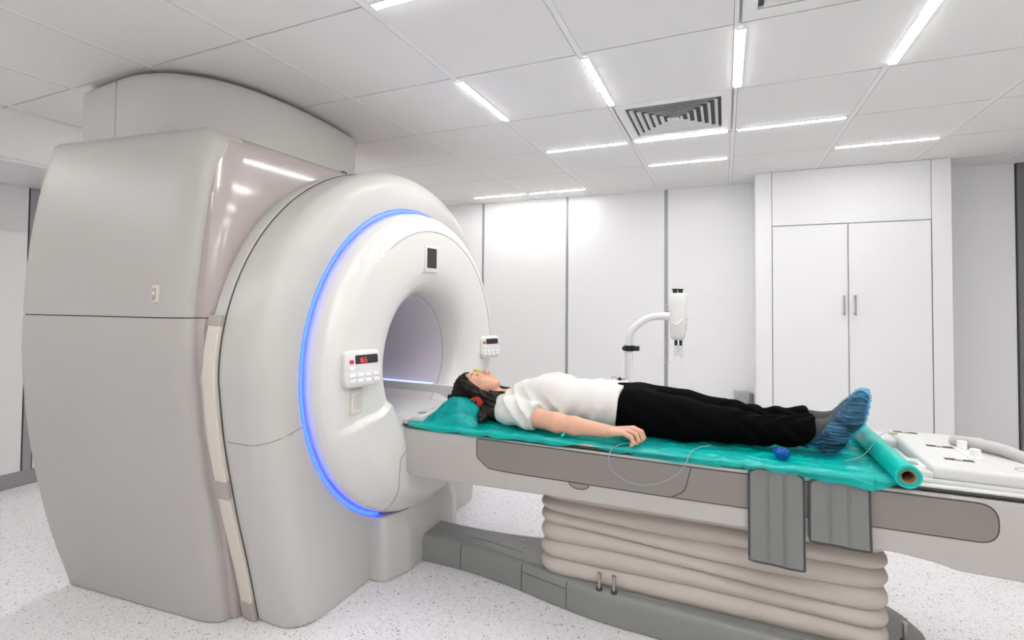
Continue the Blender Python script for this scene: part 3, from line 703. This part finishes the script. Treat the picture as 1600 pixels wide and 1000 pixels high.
# ---------------------------------------------------------------- pillow and teal film
def hump(x, y):
    a = smooth01((x + 1.315) / .16) * smooth01((-.985 - x) / .15)
    b = smooth01((y - 1.935) / .07) * smooth01((2.465 - y) / .07)
    dip = math.exp(-((y - 2.2) / .085) ** 2) * math.exp(-((x + 1.13) / .09) ** 2)
    return (.110 * a - .055 * dip * a) * b
rows = []; g = G()
xs = np.linspace(-1.315, -.955, 30); ys = np.linspace(1.95, 2.45, 34)
rows = [[(x, y, tz(x) + .013 + .93 * hump(x, y)) for y in ys] for x in xs]
g.grid(rows); n0 = len(g.V)
g.grid([[(x, y, tz(x) + .0125) for y in ys] for x in xs])
tag(g.build('head_pillow', M['pillow'], None), 'dark blue head pillow showing through the teal film at the scanner end', 'pillow')
from mathutils import noise as mn
def wr(x, y):
    v = mn.noise(Vector((x * 5, y * 14, 0))) * .5 + mn.noise(Vector((x * 14 + 5, y * 30, 3))) * .25
    r = 1 - abs(mn.noise(Vector((x * 6 + y * 9, y * 11 - x * 3, 8)))) * 2.2
    return v * .008 + max(0, r) ** 3 * .010
TE = []
def sheet_z(x, y):
    return tz(x) + .0155 + hump(x, y) * 1.0 + (wr(x, y) + .001) * (1 if x > -1 else .55)
rows = []; NX, NY = 330, 70
hang = lambda x: interp(x, [-1.33, -1.25, -1.0, -.62, -.55, -.5, -.45, -.3, .0, .1, .3, .45, .5], [.010, .014, .018, .018, .006, .004, .010, .018, .022, .004, .026, .030, .006])
for i in range(NX + 1):
    x = -1.335 + (.505 + 1.335) * i / NX; row = []
    for j in range(NY + 1):
        y = 1.922 + (2.468 - 1.922) * j / NY; row.append((x, y, sheet_z(x, y)))
    hx = hang(x) + .006 * mn.noise(Vector((x * 9, 3, 1)))
    x_end = x
    near = []
    for k in (1.0, .75, .5, .25):
        z = sheet_z(x, 1.922) - (.006 + hx * k); yy = YN - .0045 - .003 * k - .002 * abs(mn.noise(Vector((x * 30, k, 2))))
        if .06 < x < .435: yy -= .022
        near.append((x, yy, z))
    near.append((x, (YN - .002) if not .06 < x < .435 else YN - .016, sheet_z(x, 1.922) - .002))
    rows.append(near + row)
tf = G().grid(rows).build('plastic_sheet', M['teal'], None, ang=80)
tag(tf, 'thin translucent teal plastic sheet spread over the table under the person', 'sheet')
# roll
rl = thing('film_roll', (.51, 2.2, zt + .045), 'roll of teal plastic film lying across the foot end of the table', 'roll')
R0 = .0355; ax0 = Vector((.515, 1.880, tz(.52) + .006 + R0)); ax1 = Vector((.495, 2.475, tz(.5) + .020 + R0)); d = ax1 - ax0
dirn = d.normalized(); u = Vector((0, 0, 1)); v = dirn.cross(u)
def rr_(p, r, a): return p + (u * math.cos(a) + v * math.sin(a)) * r
g = G(); rows = []
for t in np.linspace(0, 1, 40): rows.append([rr_(ax0 + d * t, R0 * (1 + .02 * math.sin(t * 21 + 2 * a) + .012 * math.sin(5 * a + t * 9)), a) for a in np.linspace(0, 2 * PI, 41)[:-1]])
rows = [[rr_(ax0 + d * .005, .021, a) for a in np.linspace(0, 2 * PI, 41)[:-1]]] + rows + [[rr_(ax1, .021, a) for a in np.linspace(0, 2 * PI, 41)[:-1]]]
g.grid(rows, wrap=True).build('film_winding', M['tealroll'], rl, ang=40)
for k, rr in enumerate((.0255, .0285, .0315, .0345)): G().loop([rr_(ax0 + d * .0025, rr, a) for a in np.linspace(0, 2 * PI, 33)[:-1]], .0006, 5).build('film_edge', mat('film_edge_%d' % k, (0, .22, .2), .4), rl)
G().grid([[rr_(ax0 + d * t, r, a) for a in np.linspace(0, 2 * PI, 33)[:-1]] for t, r in ((.0, .0205), (.0, .018), (.6, .018))], wrap=True).build('cardboard_core', M['card'], rl)

# ---------------------------------------------------------------- surface nets for soft bodies
def nets(fn_blocks, lo, hi, h):
    """fn_blocks(add) fills a signed distance volume; returns verts, faces of the zero level"""
    lo = np.array(lo, float); n = np.ceil((np.array(hi) - lo) / h).astype(int) + 1
    D = np.full(n, .05, np.float32)
    ax = [lo[i] + np.arange(n[i]) * h for i in range(3)]
    def add(f, blo, bhi, k=.012, sub=False):
        a = [max(0, int((blo[i] - lo[i]) / h) - 1) for i in range(3)]; b = [min(n[i], int((bhi[i] - lo[i]) / h) + 3) for i in range(3)]
        if any(b[i] <= a[i] for i in range(3)): return
        X, Y, Z = np.meshgrid(ax[0][a[0]:b[0]], ax[1][a[1]:b[1]], ax[2][a[2]:b[2]], indexing='ij', sparse=False)
        d = f(X, Y, Z).astype(np.float32); s = D[a[0]:b[0], a[1]:b[1], a[2]:b[2]]
        if sub:
            hh = np.clip(.5 - .5 * (s + d) / k, 0, 1); r = s * (1 - hh) + (-d) * hh + k * hh * (1 - hh)
        else:
            hh = np.clip(.5 + .5 * (s - d) / k, 0, 1); r = s * (1 - hh) + d * hh - k * hh * (1 - hh)
        D[a[0]:b[0], a[1]:b[1], a[2]:b[2]] = r
    fn_blocks(add)
    D[0], D[-1], D[:, 0], D[:, -1], D[:, :, 0], D[:, :, -1] = (.01,) * 6
    ins = D < 0
    c = np.zeros(np.array(D.shape) - 1, int)
    for dx in (0, 1):
        for dy in (0, 1):
            for dz in (0, 1): c += ins[dx:dx + c.shape[0], dy:dy + c.shape[1], dz:dz + c.shape[2]]
    act = (c > 0) & (c < 8); idx = np.full(act.shape, -1, int); cells = np.argwhere(act); idx[act] = np.arange(len(cells))
    P = np.zeros((len(cells), 3)); cnt = np.zeros(len(cells))
    corners = [(a, b, c_) for a in (0, 1) for b in (0, 1) for c_ in (0, 1)]
    for a in corners:
        for i in range(3):
            if a[i] == 0:
                b = list(a); b[i] = 1
                da = D[cells[:, 0] + a[0], cells[:, 1] + a[1], cells[:, 2] + a[2]]; db = D[cells[:, 0] + b[0], cells[:, 1] + b[1], cells[:, 2] + b[2]]
                s = (da < 0) != (db < 0); t = np.where(s, da / np.where(s, da - db, 1), 0)
                q = np.array(a, float)[None, :].repeat(len(cells), 0); q[:, i] += t
                P[s] += q[s]; cnt[s] += 1
    V = lo + (cells + P / np.maximum(cnt, 1)[:, None]) * h
    Fc = []
    for i in range(3):
        j, k = (i + 1) % 3, (i + 2) % 3
        sl = [slice(None)] * 3; sl2 = [slice(None)] * 3; sl[i] = slice(0, -1); sl2[i] = slice(1, None)
        e = ins[tuple(sl)] != ins[tuple(sl2)]; E_ = np.argwhere(e)
        E_ = E_[(E_[:, j] > 0) & (E_[:, k] > 0) & (E_[:, j] < D.shape[j] - 1) & (E_[:, k] < D.shape[k] - 1)]
        def at(dj, dk):
            q = E_.copy(); q[:, j] -= dj; q[:, k] -= dk; return idx[q[:, 0], q[:, 1], q[:, 2]]
        Q = np.stack([at(0, 0), at(1, 0), at(1, 1), at(0, 1)], 1)
        fl = ins[E_[:, 0], E_[:, 1], E_[:, 2]]; Q[~fl] = Q[~fl][:, ::-1]; Fc.append(Q)
    return V, np.concatenate(Fc)
def nmesh(name, V, Fc, m, parent):
    off = np.array(ORG.get(parent.name, Vector((0, 0, 0)))) if parent else 0
    me = bpy.data.meshes.new(name); V = V - off
    me.vertices.add(len(V)); me.vertices.foreach_set('co', V.astype(np.float32).ravel())
    me.loops.add(len(Fc) * 4); me.loops.foreach_set('vertex_index', Fc.astype(np.int32).ravel())
    me.polygons.add(len(Fc)); me.polygons.foreach_set('loop_start', np.arange(0, len(Fc) * 4, 4, dtype=np.int32))
    me.polygons.foreach_set('use_smooth', np.ones(len(Fc), bool)); me.update(calc_edges=True); me.validate()
    return link(name, me, m, parent)
def cone(add, a, b, ra, rb, k=.012, sy_=1, sub=False, f=None):   # rounded cone; sy_ squashes z
    a = np.array(a, float); b = np.array(b, float); mx = max(ra, rb) + .03
    def fn(X, Y, Z):
        px, py, pz = X - a[0], Y - a[1], (Z - a[2]) / sy_; d = (b - a) * np.array([1, 1, 1 / sy_]); L = (d ** 2).sum()
        t = np.clip((px * d[0] + py * d[1] + pz * d[2]) / max(L, 1e-9), 0, 1)
        r = np.sqrt((px - d[0] * t) ** 2 + (py - d[1] * t) ** 2 + (pz - d[2] * t) ** 2) - (ra + (rb - ra) * t)
        return r if f is None else r + f(X, Y, Z)
    add(fn, np.minimum(a, b) - mx, np.maximum(a, b) + mx, k, sub)
def ell(add, c, r, k=.012, rot=0, sub=False, f=None):           # ellipsoid, rot about y (pitch) in degrees
    c = np.array(c, float); r = np.array(r, float); q = math.radians(rot); m_ = r.max() + .03
    def fn(X, Y, Z):
        x, y, z = X - c[0], Y - c[1], Z - c[2]; x2 = x * math.cos(q) + z * math.sin(q); z2 = -x * math.sin(q) + z * math.cos(q)
        k0 = np.sqrt((x2 / r[0]) ** 2 + (y / r[1]) ** 2 + (z2 / r[2]) ** 2); k1 = np.sqrt((x2 / r[0] ** 2) ** 2 + (y / r[1] ** 2) ** 2 + (z2 / r[2] ** 2) ** 2) + 1e-9
        d = k0 * (k0 - 1) / k1
        return d if f is None else d + f(X, Y, Z)
    add(fn, c - m_, c + m_, k, sub)

PY = 2.2; TB = .738                                     # body axis, level of the covered table top
FY = {-1: PY - .085, 1: PY + .062}
def leg_pts(s):
    y = PY + s * .085
    return [((-.36, PY + s * .08, .828), .086), ((-.15, y + s * .012, .815), .075), ((.02, y + s * .004, .810), .050), ((.14, y + s * .002, .805), .042), ((.29, y - (.022 if s > 0 else 0), .800), .030)]
cone0_ = cone
def hand(add, s):
    y0 = PY + s * .252; HX = np.array((-.027, 0, .010)); 
    def cone(add, a, b, *r, **k): cone0_(add, np.array(a) + HX, np.array(b) + HX, *r, **k)
    cone(add, (-.405, y0 + s * .0, .770), (-.375, y0 - s * .002, .770), .022, .024, .01, .8)
    for q, (dy, kx, kz, L) in enumerate(((.036, -.006, -.004, .95), (.013, .004, .003, 1.1), (-.011, .013, .006, 1.15), (-.034, .020, .003, 1.05))):
        # from little finger (outer side) to index (body side)
        yk = y0 + s * dy; K = np.array((-.322 + kx, yk, .781 + kz))
        cone(add, (-.375, y0 + s * dy * .55, .772), K, .0165, .0112, .007, .85)
        p1 = K + np.array((.030 * L, s * .003, -.010)); p2 = p1 + np.array((.010, s * .002, -.021 * L)); p3 = p2 + np.array((-.008, 0, -.010))
        p3[2] = max(p3[2], TB - .001)
        cone(add, K, p1, .0098, .0088, .0015); cone(add, p1, p2, .0088, .0082, .0015); cone(add, p2, p3, .0082, .0072, .0015)
    cone(add, (-.375, y0 - s * .018, .765), (-.345, y0 - s * .042, .758), .014, .011, .008)
    cone(add, (-.345, y0 - s * .042, .758), (-.318, y0 - s * .045, .752), .0105, .009, .003)
    cone(add, (-.318, y0 - s * .045, .752), (-.298, y0 - s * .040, .749), .009, .0075, .002)
def body(add):
    # torso
    ell(add, (-.80, PY, .825), (.17, .150, .085), .03); ell(add, (-.66, PY, .825), (.16, .135, .088), .03); ell(add, (-.50, PY, .825), (.14, .135, .085), .03)
    ell(add, (-.38, PY, .822), (.11, .140, .078), .03)
    for s in (-1, 1):
        ell(add, (-.735, PY + s * .075, .875), (.06, .06, .055), .03)
        cone(add, (-.93, PY + s * .05, .80), (-.885, PY + s * .155, .795), .045, .048, .03)
        cone(add, (-.885, PY + s * .165, .793), (-.64, PY + s * .230, .785), .046, .038, .02)
        cone(add, (-.64, PY + s * .230, .785), (-.56, PY + s * .240, .782), .038, .037, .02)
        cone(add, (-.56, PY + s * .240, .782), (-.425, PY + s * .252, .780), .037, .0245, .012)
        hand(add, s)
        L = leg_pts(s)
        for (a, ra), (b, rb) in zip(L[:-1], L[1:]): cone(add, a, b, ra, rb, .015)
        yf = FY[s]; dx = -.03 if s < 0 else .008; cone(add, (.27, yf, .812), (.36 + dx, yf, .815), .030, .024, .015); cone(add, (.36 + dx, yf, .815), (.405 + dx, yf, .865), .022, .014, .02)
    # neck and head
    cone(add, (-1.09, PY, .812), (-.93, PY, .800), .050, .054, .025)
    ell(add, (-1.145, PY, .840), (.090, .074, .088), .02)
    ell(add, (-1.085, PY, .872), (.068, .058, .052), .02)
    cone(add, (-1.045, PY, .868), (-1.028, PY, .882), .030, .016, .02)
    for s in (-1, 1):
        cone(add, (-1.10, PY + s * .05, .845), (-1.035, PY + s * .018, .875), .02, .014, .02)   # jaw
        ell(add, (-1.092, PY + s * .036, .897), (.022, .016, .014), .012)                      # cheek
        ell(add, (-1.122, PY + s * .030, .914), (.013, .015, .010), .004, sub=True)            # eye hollow
        ell(add, (-1.121, PY + s * .030, .906), (.0125, .0135, .010), .003)                    # closed eye
        cone(add, (-1.139, PY + s * .014, .921), (-1.136, PY + s * .042, .910), .005, .004, .010)  # brow
        ell(add, (-1.115, PY + s * .074, .845), (.026, .007, .016), .004)                       # ear
    cone(add, (-1.128, PY, .918), (-1.080, PY, .938), .0065, .0095, .007)                       # nose
    ell(add, (-1.074, PY, .936), (.0095, .010, .010), .005)
    for s in (-1, 1): ell(add, (-1.073, PY + s * .009, .930), (.007, .006, .007), .003)
    ell(add, (-1.054, PY, .917), (.0055, .021, .008), .005); ell(add, (-1.045, PY, .913), (.0055, .018, .008), .005)
    ell(add, (-1.0497, PY, .925), (.0014, .020, .004), .002, sub=True)
PS = thing('person', (-.4, PY, TB), 'person in white T-shirt and black trousers lying on their back, eyes closed', 'person')
V, Fc = nets(body, (-1.26, 1.88, .72), (.50, 2.52, .965), .0028); V[:, 2] = np.maximum(V[:, 2], TB)
BODY = nmesh('body', V, Fc, M['skin'], PS)
# face details
for s in (-1, 1):
    G().tube(bez([(-1.1385, PY + s * .012, .927), (-1.143, PY + s * .028, .924), (-1.139, PY + s * .044, .913)], 5), [.0008] + [.0019] * 9 + [.0006], 6).build('eyebrow', M['hair'], BODY)
    G().tube(bez([(-1.112, PY + s * .018, .9135), (-1.109, PY + s * .030, .9155), (-1.113, PY + s * .043, .909)], 5), .0012, 6).build('eyelashes', M['hair'], BODY)
def lips(add):
    ell(add, (-1.0545, PY, .9195), (.0045, .019, .0065), .002); ell(add, (-1.0455, PY, .9155), (.0048, .016, .0065), .002)
V, Fc = nets(lips, (-1.065, 2.17, .90), (-1.03, 2.23, .935), .0012); nmesh('lips', V, Fc, M['lip'], BODY)
# hair
def hairf(X, Y, Z): return .0022 * np.sin(Y * 260 + X * 60 + 2 * np.sin(X * 30)) + .0015 * np.sin(Z * 300 + X * 80)
def hair(add):
    ell(add, (-1.160, PY, .838), (.094, .086, .092), .01, f=hairf)
    ell(add, (-1.10, PY, .915), (.088, .066, .085), .012, rot=0, sub=True)
    ell(add, (-1.085, PY, .88), (.055, .066, .055), .01, sub=True)
    for s in (-1, 1):
        cone(add, (-1.175, PY + s * .070, .880), (-1.10, PY + s * .082, .845), .020, .022, .015, f=hairf)
        cone(add, (-1.10, PY + s * .082, .845), (-1.00, PY + s * .085, .820), .022, .024, .02, f=hairf)
        cone(add, (-1.00, PY + s * .085, .820), (-.945, PY + s * .11, .775), .026, .022, .02, f=hairf)
        cone(add, (-1.02, PY + s * .095, .79), (-.955, PY + s * .14, .757), .026, .018, .02, f=hairf)
        cone(add, (-1.02, PY + s * .06, .845), (-.93, PY + s * .055, .845), .014, .008, .015, f=hairf)
    cone(add, (-1.20, PY, .80), (-1.255, PY - .05, .805), .045, .012, .03, f=hairf)
    cone(add, (-1.00, PY - .12, .77), (-.995, PY - .235, .752), .020, .008, .02, f=hairf)
    cone(add, (-1.03, PY - .12, .775), (-1.02, PY - .20, .768), .02, .007, .02, f=hairf)
V, Fc = nets(hair, (-1.30, 1.92, .73), (-.90, 2.45, .96), .0028); HR = nmesh('hair', V, Fc, M['hair'], PS)
# shirt
def fold(X, Y, Z): return .009 * (np.abs(np.sin(X * 26 + Z * 22 + 2.5 * np.sin(Z * 14 + X * 9 + Y * 4))) - .5) * np.clip((.93 - Z) * 12, 0, 1) + .002 * np.sin(X * 90 - Z * 60 + Y * 20)
def shirt(add):
    ell(add, (-.80, PY, .825), (.165, .165, .097), .03, f=fold); ell(add, (-.66, PY, .828), (.17, .155, .107), .035, f=fold)
    ell(add, (-.52, PY, .830), (.15, .155, .104), .035, f=fold)
    cone(add, (-.52, PY - .045, .830), (-.375, PY - .068, .830), .105, .114, .03, sy_=.9, f=fold); cone(add, (-.52, PY + .045, .830), (-.375, PY + .068, .830), .105, .114, .03, sy_=.9, f=fold)
    for s in (-1, 1):
        ell(add, (-.735, PY + s * .068, .872), (.10, .075, .072), .045, f=fold)
        cone(add, (-.945, PY + s * .055, .800), (-.885, PY + s * .155, .797), .052, .060, .03, f=fold)
        cone(add, (-.885, PY + s * .165, .797), (-.745, PY + s * .205, .793), .060, .061, .02, f=fold)
    def cutx(X, Y, Z): return -(X + .398 + .10 * (.93 - Z) - .003 * np.sin(Y * 60))
    add(cutx, (-.50, 1.7, .6), (-.1, 2.7, 1.1), .002, True)
    for s in (-1, 1):
        def cuts(X, Y, Z): return -((X + .738) * .97 + (s * (Y - PY) - .205) * .22 - .09 * (Z - .79))
        add(lambda X, Y, Z: np.maximum(cuts(X, Y, Z), (.163 - s * (Y - PY)) + .25 * (X + .74) * 0), (-.78, PY + (.12 if s > 0 else -.36), .6), (-.50, PY + (.36 if s > 0 else -.12), 1.0), .002, True)
    cone(add, (-1.02, PY, .835), (-.955, PY, .850), .066, .058, .006, sub=True)
V, Fc = nets(shirt, (-1.02, 1.90, .725), (-.33, 2.50, .98), .0034); V[:, 2] = np.maximum(V[:, 2], TB + .001)
SH = nmesh('t_shirt', V, Fc, M['shirt'], PS)
# trousers
def pf(X, Y, Z): return .0038 * np.sin(X * 75 + 4 * np.sin(Y * 30 + Z * 25)) * np.clip(X * 6 + .4, .1, 1) + .0015 * np.sin(Z * 90 + X * 40)
def pants(add):
    ell(add, (-.36, PY, .829), (.14, .170, .100), .02, f=pf); ell(add, (-.44, PY, .829), (.12, .158, .098), .02, f=pf)
    for s in (-1, 1):
        y = PY + s * .085
        P = [((-.34, PY + s * .078, .829), .096), ((-.15, y + s * .006, .818), .084), ((.02, y + s * .004, .812), .063), ((.10, y + s * .002, .806), .056), ((.21, y - (.02 if s > 0 else 0), .812), .052), ((.29, y - (.025 if s > 0 else 0), .822), .060)]
        for (a, ra), (b, rb) in zip(P[:-1], P[1:]): cone(add, a, b, ra, rb, .02, f=pf)
    add(lambda X, Y, Z: -(X - .288 + .22 * (Z - .80) * -1 - .004 * np.sin(Z * 70)), (.2, 1.9, .6), (.5, 2.6, 1), .003, True)
    add(lambda X, Y, Z: (X + .47), (-.7, 1.9, .6), (-.45, 2.6, 1), .003, True)
V, Fc = nets(pants, (-.50, 1.96, .725), (.40, 2.45, .96), .0034); V[:, 2] = np.maximum(V[:, 2], TB + .001)
nmesh('trousers', V, Fc, M['pants'], PS)
# shoes and shoe covers
cone0 = cone
def shoe_shape(add, y, g_=0, f=None, dx=0):
    def cone(add, a, b, *r, **k): cone0(add, (a[0] + dx, a[1], a[2]), (b[0] + dx, b[1], b[2]), *r, **k)
    cone(add, (.30, y, .818), (.36, y, .816), .050 + g_, .047 + g_, .02, f=f)
    cone(add, (.372, y, .772), (.388, y, .800), .033 + g_, .040 + g_, .02, f=f)
    cone(add, (.382, y, .815), (.440, y, .880), .046 + g_, .036 + g_, .03, f=f)
    cone(add, (.440, y, .880), (.468, y, .932), .036 + g_, .026 + g_, .03, f=f)
for s, y in ((-1, FY[-1]), (1, FY[1])):
    SX = -.030 if s < 0 else .008
    V, Fc = nets(lambda add: shoe_shape(add, y, dx=SX), (.27, y - .08, .725), (.53, y + .08, .99), .003); V[:, 2] = np.maximum(V[:, 2], TB + .003)
    sh = nmesh('shoe', V, Fc, M['shoe'], PS)
    def ple(X, Y, Z):
        t = Z + .12 * X; return .0016 * np.sin(t * 620 + 2.5 * np.sin(X * 35 + Z * 20)) + .0012 * np.sin(t * 260 + X * 40)
    def cov(add):
        shoe_shape(add, y, .007, ple, dx=SX)
        cone(add, (.475 + SX, y, .950), (.487 + SX, y, .962), .014, .006, .02, f=ple)
        add(lambda X, Y, Z: (X - SX - .310 - (Z - .79) * .84) * .77 , (.2, y - .1, .6), (.6, y + .1, 1.05), .003, True)
    V, Fc = nets(cov, (.25, y - .09, .722), (.54, y + .09, 1.01), .002); V[:, 2] = np.maximum(V[:, 2], TB)
    tag(nmesh('shoe_cover', V, Fc, M['bluefilm'], sh), 'pleated translucent blue plastic shoe cover')

# ear defenders worn by the person
ED = thing('ear_defenders', (-1.10, PY, .80), 'red ear defenders with a dark headband worn over the hair of the person', 'ear defenders')
for s in (-1, 1):
    g = G(); rows = []
    for q, r_ in ((.072, .0), (.072, .031), (.078, .034), (.100, .033), (.107, .028), (.110, .015), (.110, .0)):
        rows.append([(-1.080 + max(r_, .001) * 1.15 * math.cos(a), PY + s * (q + .0), .806 + max(r_, .001) * .85 * math.sin(a)) for a in np.linspace(0, 2 * PI, 25)[:-1]])
    cup = g.grid(rows, wrap=True).build('ear_cup', M['red'], ED)
    G().cyl((-1.080, PY + s * .108, .806), (-1.080, PY + s * .115, .806), .008, 12).build('pivot', M['black'], cup)
g = G()
band = bez([(-1.09, PY - .128, .81), (-1.17, PY - .110, .80), (-1.235, PY - .075, .80), (-1.262, PY, .80), (-1.235, PY + .075, .80), (-1.17, PY + .110, .80), (-1.09, PY + .128, .81)], 8)
g.tube(band, .007, 8).build('headband', M['black'], ED)
G().box((-1.178, PY + .048, .885), (-1.14, PY + .058, .934), .002).build('label', M['yell'], ED)

# ---------------------------------------------------------------- lines and small items
ln = G().tube(bez([(-.33, 1.955, .745), (-.372, 1.93, .738), (-.398, 1.905, .722), (-.408, 1.895, .69), (-.39, 1.893, .645), (-.32, 1.89, .612), (-.25, 1.89, .618), (-.18, 1.89, .652), (-.135, 1.892, .70), (-.115, 1.91, .745), (-.09, 1.98, .748), (-.05, 2.03, .748)], 10), .0016, 8)
tag(ln.build('infusion_line', M['wire'], None), 'thin clear line looping from the hand down over the table side', 'tube')
ca = G().tube(bez([(.38, 2.02, .752), (.44, 2.06, .77), (.50, 2.12, .825), (.545, 2.20, .822), (.575, 2.27, .80), (.60, 2.33, .795)], 10), .0014, 8)
co2 = thing('sensor_cable', (.4, 2.05, .75), 'thin cable arching from the feet over the teal roll to the white dock', 'cable')
ca.build('cable', M['wire'], co2)
G().tube([(.555, 2.225, .814), (.60, 2.33, .795)], [.004, .0055], 10).build('cable_boot', M['ycon'], co2)
g = G(); rows = []
for i in range(15):
    a = -PI / 2 + PI * i / 14; rows.append([(.185 + .028 * math.cos(a) * math.cos(b) * (1 + .25 * mn.noise(Vector((a * 3, b * 2, 1)))), 2.0 + .03 * math.cos(a) * math.sin(b) * (1 + .25 * mn.noise(Vector((a * 3, b * 2, 5)))), .760 + .018 * math.sin(a) * (1 + .3 * mn.noise(Vector((a * 4, b * 3, 9))))) for b in np.linspace(0, 2 * PI, 29)[:-1]])
tag(g.grid(rows, wrap=True).build('crumpled_cover', M['bluefilm2'], None, ang=20), 'small crumpled blue plastic wad on the teal sheet beside the calves', 'plastic wad')
tag(G().tube(bez([(-.605, 1.925, .742), (-.598, 1.935, .752), (-.595, 1.955, .752)], 5), .006, 8).build('sheet_clip', M['tealroll'], None), 'small teal rolled fold standing at the sheet edge below the arm', 'clip')

# ---------------------------------------------------------------- contrast injector on stand behind the table
IY = 3.0
IS = thing('injector_stand', (-.525, IY, 0), 'white contrast injector on a curved pole stand behind the table', 'injector')
G().tube([(-.525, IY, .05), (-.525, IY, 1.0)], .024, 20).build('pole', M['ivw'], IS)
arm = bez([(-.525, IY, .98), (-.525, IY, 1.06), (-.505, IY, 1.115), (-.45, IY, 1.165), (-.40, IY, 1.192), (-.34, IY, 1.200), (-.285, IY, 1.200)], 8)
G().tube(arm, [.021] * (len(arm) - 8) + [.024] * 8, 18).build('curved_arm', M['ivw'], IS)
cl = G().cyl((-.525, IY, .99), (-.525, IY, 1.022), .029, 20).box((-.50, IY - .02, .992), (-.465, IY + .02, 1.02), .003).build('clamp', M['black'], IS)
G().cyl((-.545, IY - .045, 1.007), (-.545, IY - .02, 1.007), .014, 14).build('clamp_knob', M['black'], cl)
base = G()
for k in range(5):
    a = 2 * PI * k / 5 + .3; base.tube([(-.525, IY, .07), (-.525 + .26 * math.cos(a), IY + .26 * math.sin(a), .055)], [.02, .014], 10)
    base.cyl((-.525 + .26 * math.cos(a), IY + .26 * math.sin(a) - .012, .026), (-.525 + .26 * math.cos(a), IY + .26 * math.sin(a) + .012, .026), .026, 16)
base.build('wheeled_base', M['ivw'], IS)
hk = G().tube([(-.525, IY, .82), (-.60, IY - .02, .82)], .006, 10).build('hook', M['metal'], IS)
G().cyl((-.575, IY - .03, .822), (-.575, IY - .02, .822), .010, 14).build('hook_knob', M['black'], hk)
G().loop([(-.61 + .014 * math.cos(a), IY - .02, .824 + .010 * math.sin(a)) for a in np.linspace(0, 2 * PI, 17)[:-1]], .002).build('hook_ring', M['metal'], hk)
g = G(); rows = []
for z, a, b in ((1.065, .018, .018), (1.07, .028, .028), (1.09, .034, .036), (1.18, .037, .04), (1.28, .040, .042), (1.325, .040, .042), (1.335, .034, .036), (1.337, .01, .01)):
    rows.append([(-.245 + a * 1.25 * math.copysign(abs(math.cos(t)) ** .7, math.cos(t)) + (z - 1.2) * .03, IY + b * math.copysign(abs(math.sin(t)) ** .7, math.sin(t)), z) for t in np.linspace(0, 2 * PI, 33)[:-1]])
hd = g.grid(rows, wrap=True, caps=True).build('injector_head', M['ivw'], IS, ang=50)
for x, y in ((-.262, -.02), (-.235, .015)): 
    G().cyl((x, IY + y, 1.33), (x, IY + y, 1.352), .013, 14).cyl((x, IY + y, 1.352), (x, IY + y, 1.36), .017, 14).build('piston_knob', M['black'], hd)
for x in (-.258, -.232):
    G().box((x - .008, IY - .012, 1.035), (x + .008, IY + .012, 1.067), .002).build('syringe_holder', M['black'], hd)
    sy_ = G().cyl((x, IY, 1.035), (x, IY, .985), .013, 16).cyl((x, IY, .985), (x, IY, .965), .013, 16, .003).cyl((x, IY, .965), (x, IY, .945), .003, 8).build('syringe', M['clear'], hd)
G().tube(bez([(-.28, IY - .035, 1.17), (-.25, IY - .046, 1.155), (-.215, IY - .035, 1.19)], 6), .003, 8).build('grip_line', M['keyw'], hd)
G().box((-.206, IY - .02, 1.12), (-.196, IY + .02, 1.20), .003).build('button_panel', M['key'], hd)
for k, cm in enumerate(('red', 'yell', 'wire')): G().cyl((-.198, IY - .015 + .008 * k, 1.185), (-.193, IY - .015 + .008 * k, 1.185), .003, 8).build('button', M[cm], hd)
# coiled cord hanging in front of the wall strip
cc = G(); pts = []
for i in range(400):
    t = i / 399; a = t * 2 * PI * 26; pts.append((-.322 + .011 * math.cos(a), 3.12 + .011 * math.sin(a), 1.27 - t * .36))
cc.tube(pts, .0028, 5); tag(cc.build('coiled_cord', M['cable'], IS), 'thin grey coiled cord')
